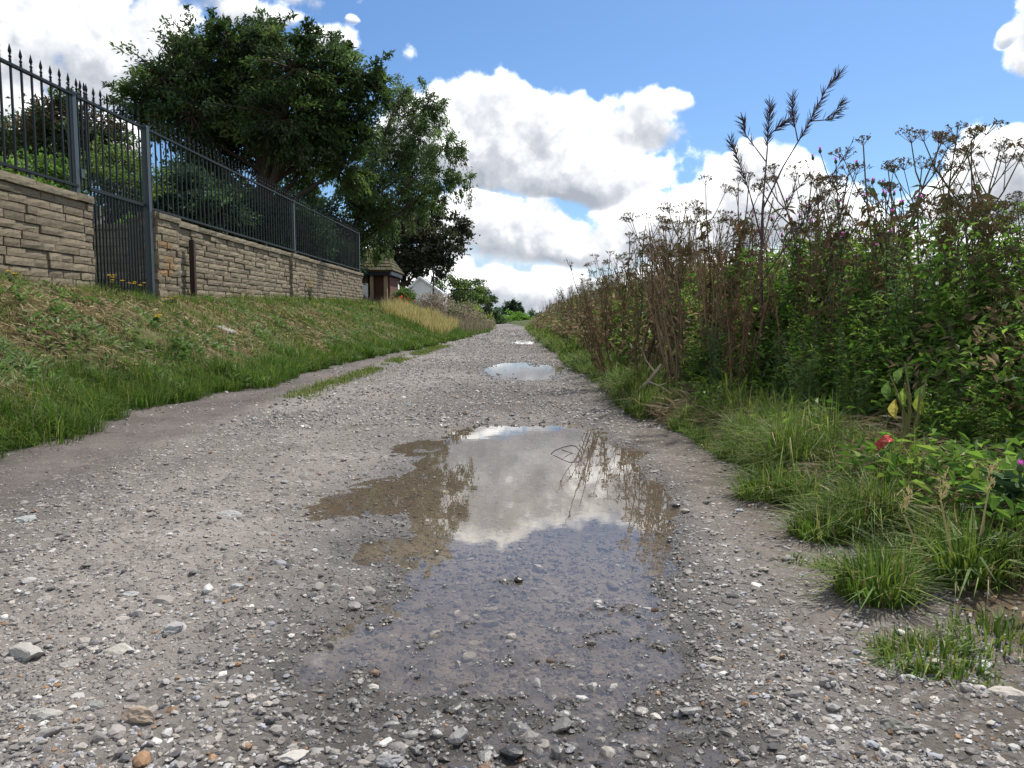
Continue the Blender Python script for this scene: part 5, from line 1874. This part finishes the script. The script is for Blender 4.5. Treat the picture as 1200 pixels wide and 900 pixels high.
    y = 1.9 * (7.5 / 1.9) ** r.uniform(0, 1, n)
    x = right_edge(y) + .12 + np.abs(r.normal(size=n)) * .55
    k = (x < .72 * y + .2) & (fbm(x * 2, y * 2, 2, 15) > .36)
    x, y = x[k], y[k]
    m = len(x)
    a = r.uniform(0, 2 * PI, m)
    D = np.stack([np.cos(a), np.sin(a), r.normal(size=m) * .22], 1)
    L = r.uniform(.06, .30, m) * np.clip(y / 4.5, .35, 1)
    c = np.array([(.30, .235, .14), (.22, .165, .10), (.14, .10, .07), (.38, .32, .21)])[r.integers(0, 4, m)] * r.uniform(.6, 1.1, (m, 1))
    z = land(x, y, False) + r.uniform(.0, .09, m)
    mb.leaves(np.stack([x, y, z], 1) - D * L[:, None] * .5, D, L, .0013 * np.clip(y, 1.9, 4), c, .3)
    tag(mb.build('straw', M_DRY), 'dead straw and stalks lying on the right verge', kind='stuff')
    mb = MB()
    n = 2600
    y = r.uniform(1.4, 3.4, n); x = r.uniform(.85, 2.3, n)
    k = x < .72 * y + .15
    x, y = x[k], y[k]; m = len(x)
    pv, pf = rock(0, r, 3)
    sc = r.uniform(.002, .009, m)[:, None] * np.stack([r.uniform(.8, 1.6, m), r.uniform(.7, 1.1, m), r.uniform(.4, .8, m)], 1)
    scatter(mb, pv, pf, np.stack([x, y, land(x, y, False) + sc[:, 2] * .2], 1), sc, np.array([(.12, .09, .06), (.20, .17, .13), (.08, .06, .045), (.30, .27, .23)])[r.integers(0, 4, m)])
    n = 900
    y = r.uniform(1.5, 3.6, n); x = r.uniform(1.0, 2.3, n)
    D = np.stack([r.normal(size=n), r.normal(size=n), r.normal(size=n) * .15], 1)
    mb.leaves(np.stack([x, y, land(x, y, False) + r.uniform(.004, .02, n)], 1), D, r.uniform(.015, .045, n), r.uniform(.008, .02, n), np.array([(.17, .11, .06), (.24, .17, .10), (.11, .075, .045)])[r.integers(0, 3, n)], .3)
    tag(mb.build('soil_crumbs', M_STEM), 'crumbs of soil and dead leaf bits on the right verge', kind='stuff')
    # low broad leaves between
    mb = MB()
    n = 5200
    y = 1.6 * (7 / 1.6) ** r.uniform(0, 1, n)
    x = right_edge(y) + .25 + np.abs(r.normal(size=n)) * .6
    k = (x < .72 * y + .2) & (fbm(x * 2.4, y * 2.4, 2, 16) > .50)
    x, y = x[k], y[k]; m = len(x)
    D = np.stack([r.normal(size=m), r.normal(size=m), r.uniform(0, .9, m)], 1)
    mb.leaves(np.stack([x, y, land(x, y, False) + r.uniform(0, .14, m)], 1), D, r.uniform(.03, .075, m), r.uniform(.015, .03, m), np.array(GREEN_A)[r.integers(0, 4, m)] * r.uniform(.6, 1.2, (m, 1)))
    tag(mb.build('low_weeds', M_LEAF), 'small broad leaved weeds in the right verge', kind='stuff')


verge_grass()


def odds():
    r = np.random.default_rng(606)
    # twig bent into a loop, lying in the puddle
    d = ray(665, 532); p = np.array([0, 0, CAM_H]) + d * ((CAM_H - ZW) / -d[2])
    mb = MB()
    def q(px, py, h=.0):
        dd = ray(px, py); w = np.array([0, 0, CAM_H]) + dd * ((CAM_H - ZW - .0005 - h) / -dd[2]); return w - p
    for path, rr in (([(646, 532), (650, 528), (660, 524), (669, 522), (675, 523), (681, 530), (682, 537), (678, 541), (668, 542), (658, 538), (648, 533)], .0022),
                     ([(658, 527), (664, 529), (671, 531)], .0016), ([(671, 531), (664, 534), (660, 537)], .0016)):
        P = np.array([q(*k) for k in path]); mb.tube(P, np.linspace(1.3, .6, len(P)) * rr, 5)
    tag(mb.build('twig', M_DARKWOOD, None, loc=p), 'dark twig bent into a loop lying in the large puddle', 'twig')
    # red crumpled wrapper
    d = ray(1037, 518); p = np.array([0, 0, CAM_H]) + d * ((CAM_H - .22) / -d[2])
    mb = MB()
    nx_, ny_ = 9, 5
    gx, gy = np.meshgrid(np.linspace(-.045, .045, nx_), np.linspace(-.022, .022, ny_))
    z = .018 * np.cos(gx * 40) + r.normal(size=gx.shape) * .005
    v = np.stack([gx, gy, z], -1).reshape(-1, 3)
    f = []
    for j in range(ny_ - 1):
        for i in range(nx_ - 1):
            a = j * nx_ + i; f += [(a, a + 1, a + nx_ + 1), (a, a + nx_ + 1, a + nx_)]
    v2 = v - np.array([0, 0, .006]); k = len(v)
    f = np.array(f); f2 = f[:, ::-1] + k
    mb.add(np.vstack([v, v2]), np.vstack([f, f2]))
    o = mb.build('wrapper', M_RED, None, loc=p, scale=(.68, .7, .8)); o.rotation_euler = (.7, -.55, .2)
    tag(o, 'crumpled red wrapper caught in the dead grass of the right verge', 'litter')
    # dead pale branch on the verge
    pts = [W(735, 470, 5.5), W(748, 458, 5.5), W(760, 447, 5.45), W(768, 437, 5.4), (W(775, 427, 5.4))]
    p = pts[0]
    mb = MB(); mb.tube(np.array(pts) - p, [.010, .013, .014, .012, .009], 6, (.36, .29, .22)); mb.tube(np.array([W(760, 447, 5.45), W(772, 452, 5.3), W(781, 449, 5.25)]) - p, [.008, .006, .004], 5, (.36, .29, .22))
    mb.tube(np.array([W(768, 437, 5.4), W(757, 422, 5.5), W(752, 408, 5.5)]) - p, [.007, .005, .003], 5, (.30, .24, .18))
    tag(mb.build('dead_branch', M_STEM, None, loc=p), 'pale broken branch lying across the grass of the right verge', 'branch')
    # yellowing broad leaved plant
    p = W(1062, 500, 2.95); z = gz(p[0], 2.95)
    t = thing('burdock_plant', 'broad leaved plant with one large yellowing leaf above the red wrapper', 'plant', (p[0], 2.95, z))
    st = MB()
    tops = []
    for i, (px, py, c, l) in enumerate(((1050, 468, (.27, .23, .05), .075), (1060, 455, (.12, .17, .03), .07), (1078, 462, (.16, .20, .03), .085), (1060, 430, (.08, .13, .03), .07), (1085, 450, (.07, .12, .025), .09), (1043, 446, (.07, .12, .03), .08))):
        e = W(px, py, 2.88 + .04 * i) - np.array([p[0], 2.95, z])
        st.tube([(0, 0, 0), e * .5 + [.02, 0, .06], e + [0, 0, .02]], [.006, .005, .003], 5, (.16, .16, .06))
        lf = MB()
        s = np.linspace(0, 1, 6); w = np.array([.05, .6, 1, .8, .35, 0]) * l * .27
        dd = np.array([r.normal() * .25, -.25, -1.0]); dd /= np.linalg.norm(dd)
        sd = np.cross(dd, [0, 1, 0]); sd /= np.linalg.norm(sd)
        nn = np.cross(sd, dd)
        ctr = e + dd * (s * l)[:, None] + nn * (np.sin(s * 3) * .02)[:, None]
        V = np.vstack([ctr - sd * w[:, None] + nn * .012, ctr, ctr + sd * w[:, None] + nn * .012])
        F = []
        for j in range(5):
            for o in (0, 6):
                F += [(o + j, o + j + 1, o + j + 7), (o + j, o + j + 7, o + j + 6)]
        lf.add(V, F, np.array(c) * r.uniform(.85, 1.15))
        lf.build('leaf', M_LEAF, t)
    st.build('stem', M_STEM, t)
    # purple thistle at the right edge, low
    p = W(1194, 575, 2.0); z = gz(p[0], 2.0)
    t = thing('thistle_plant', 'low thistle with a vivid purple flower at the right edge', 'plant', (p[0], 2.0, z), 0, 'thistles in the right thicket')
    hz = max(W(1194, 553, 2.0)[2] - z, .08)
    st = MB(); st.tube([(0, 0, 0), (.01, 0, hz * .5), (0, 0, hz)], [.006, .005, .004], 5, (.08, .1, .05))
    m = 30
    a = r.uniform(0, 2 * PI, m)
    st.leaves(np.stack([0 * a, 0 * a, r.uniform(.02, hz * .9, m)], 1), np.stack([np.cos(a), np.sin(a), r.uniform(-.2, .7, m)], 1), r.uniform(.08, .15, m), .035, (.06, .12, .045))
    st.build('stem', M_STEM, t)
    me = thistle_head(r).mesh('flower_head', M_LEAF)
    link('flower_head', me, t, (0, 0, hz), None, (.85, .85, .85))


odds()
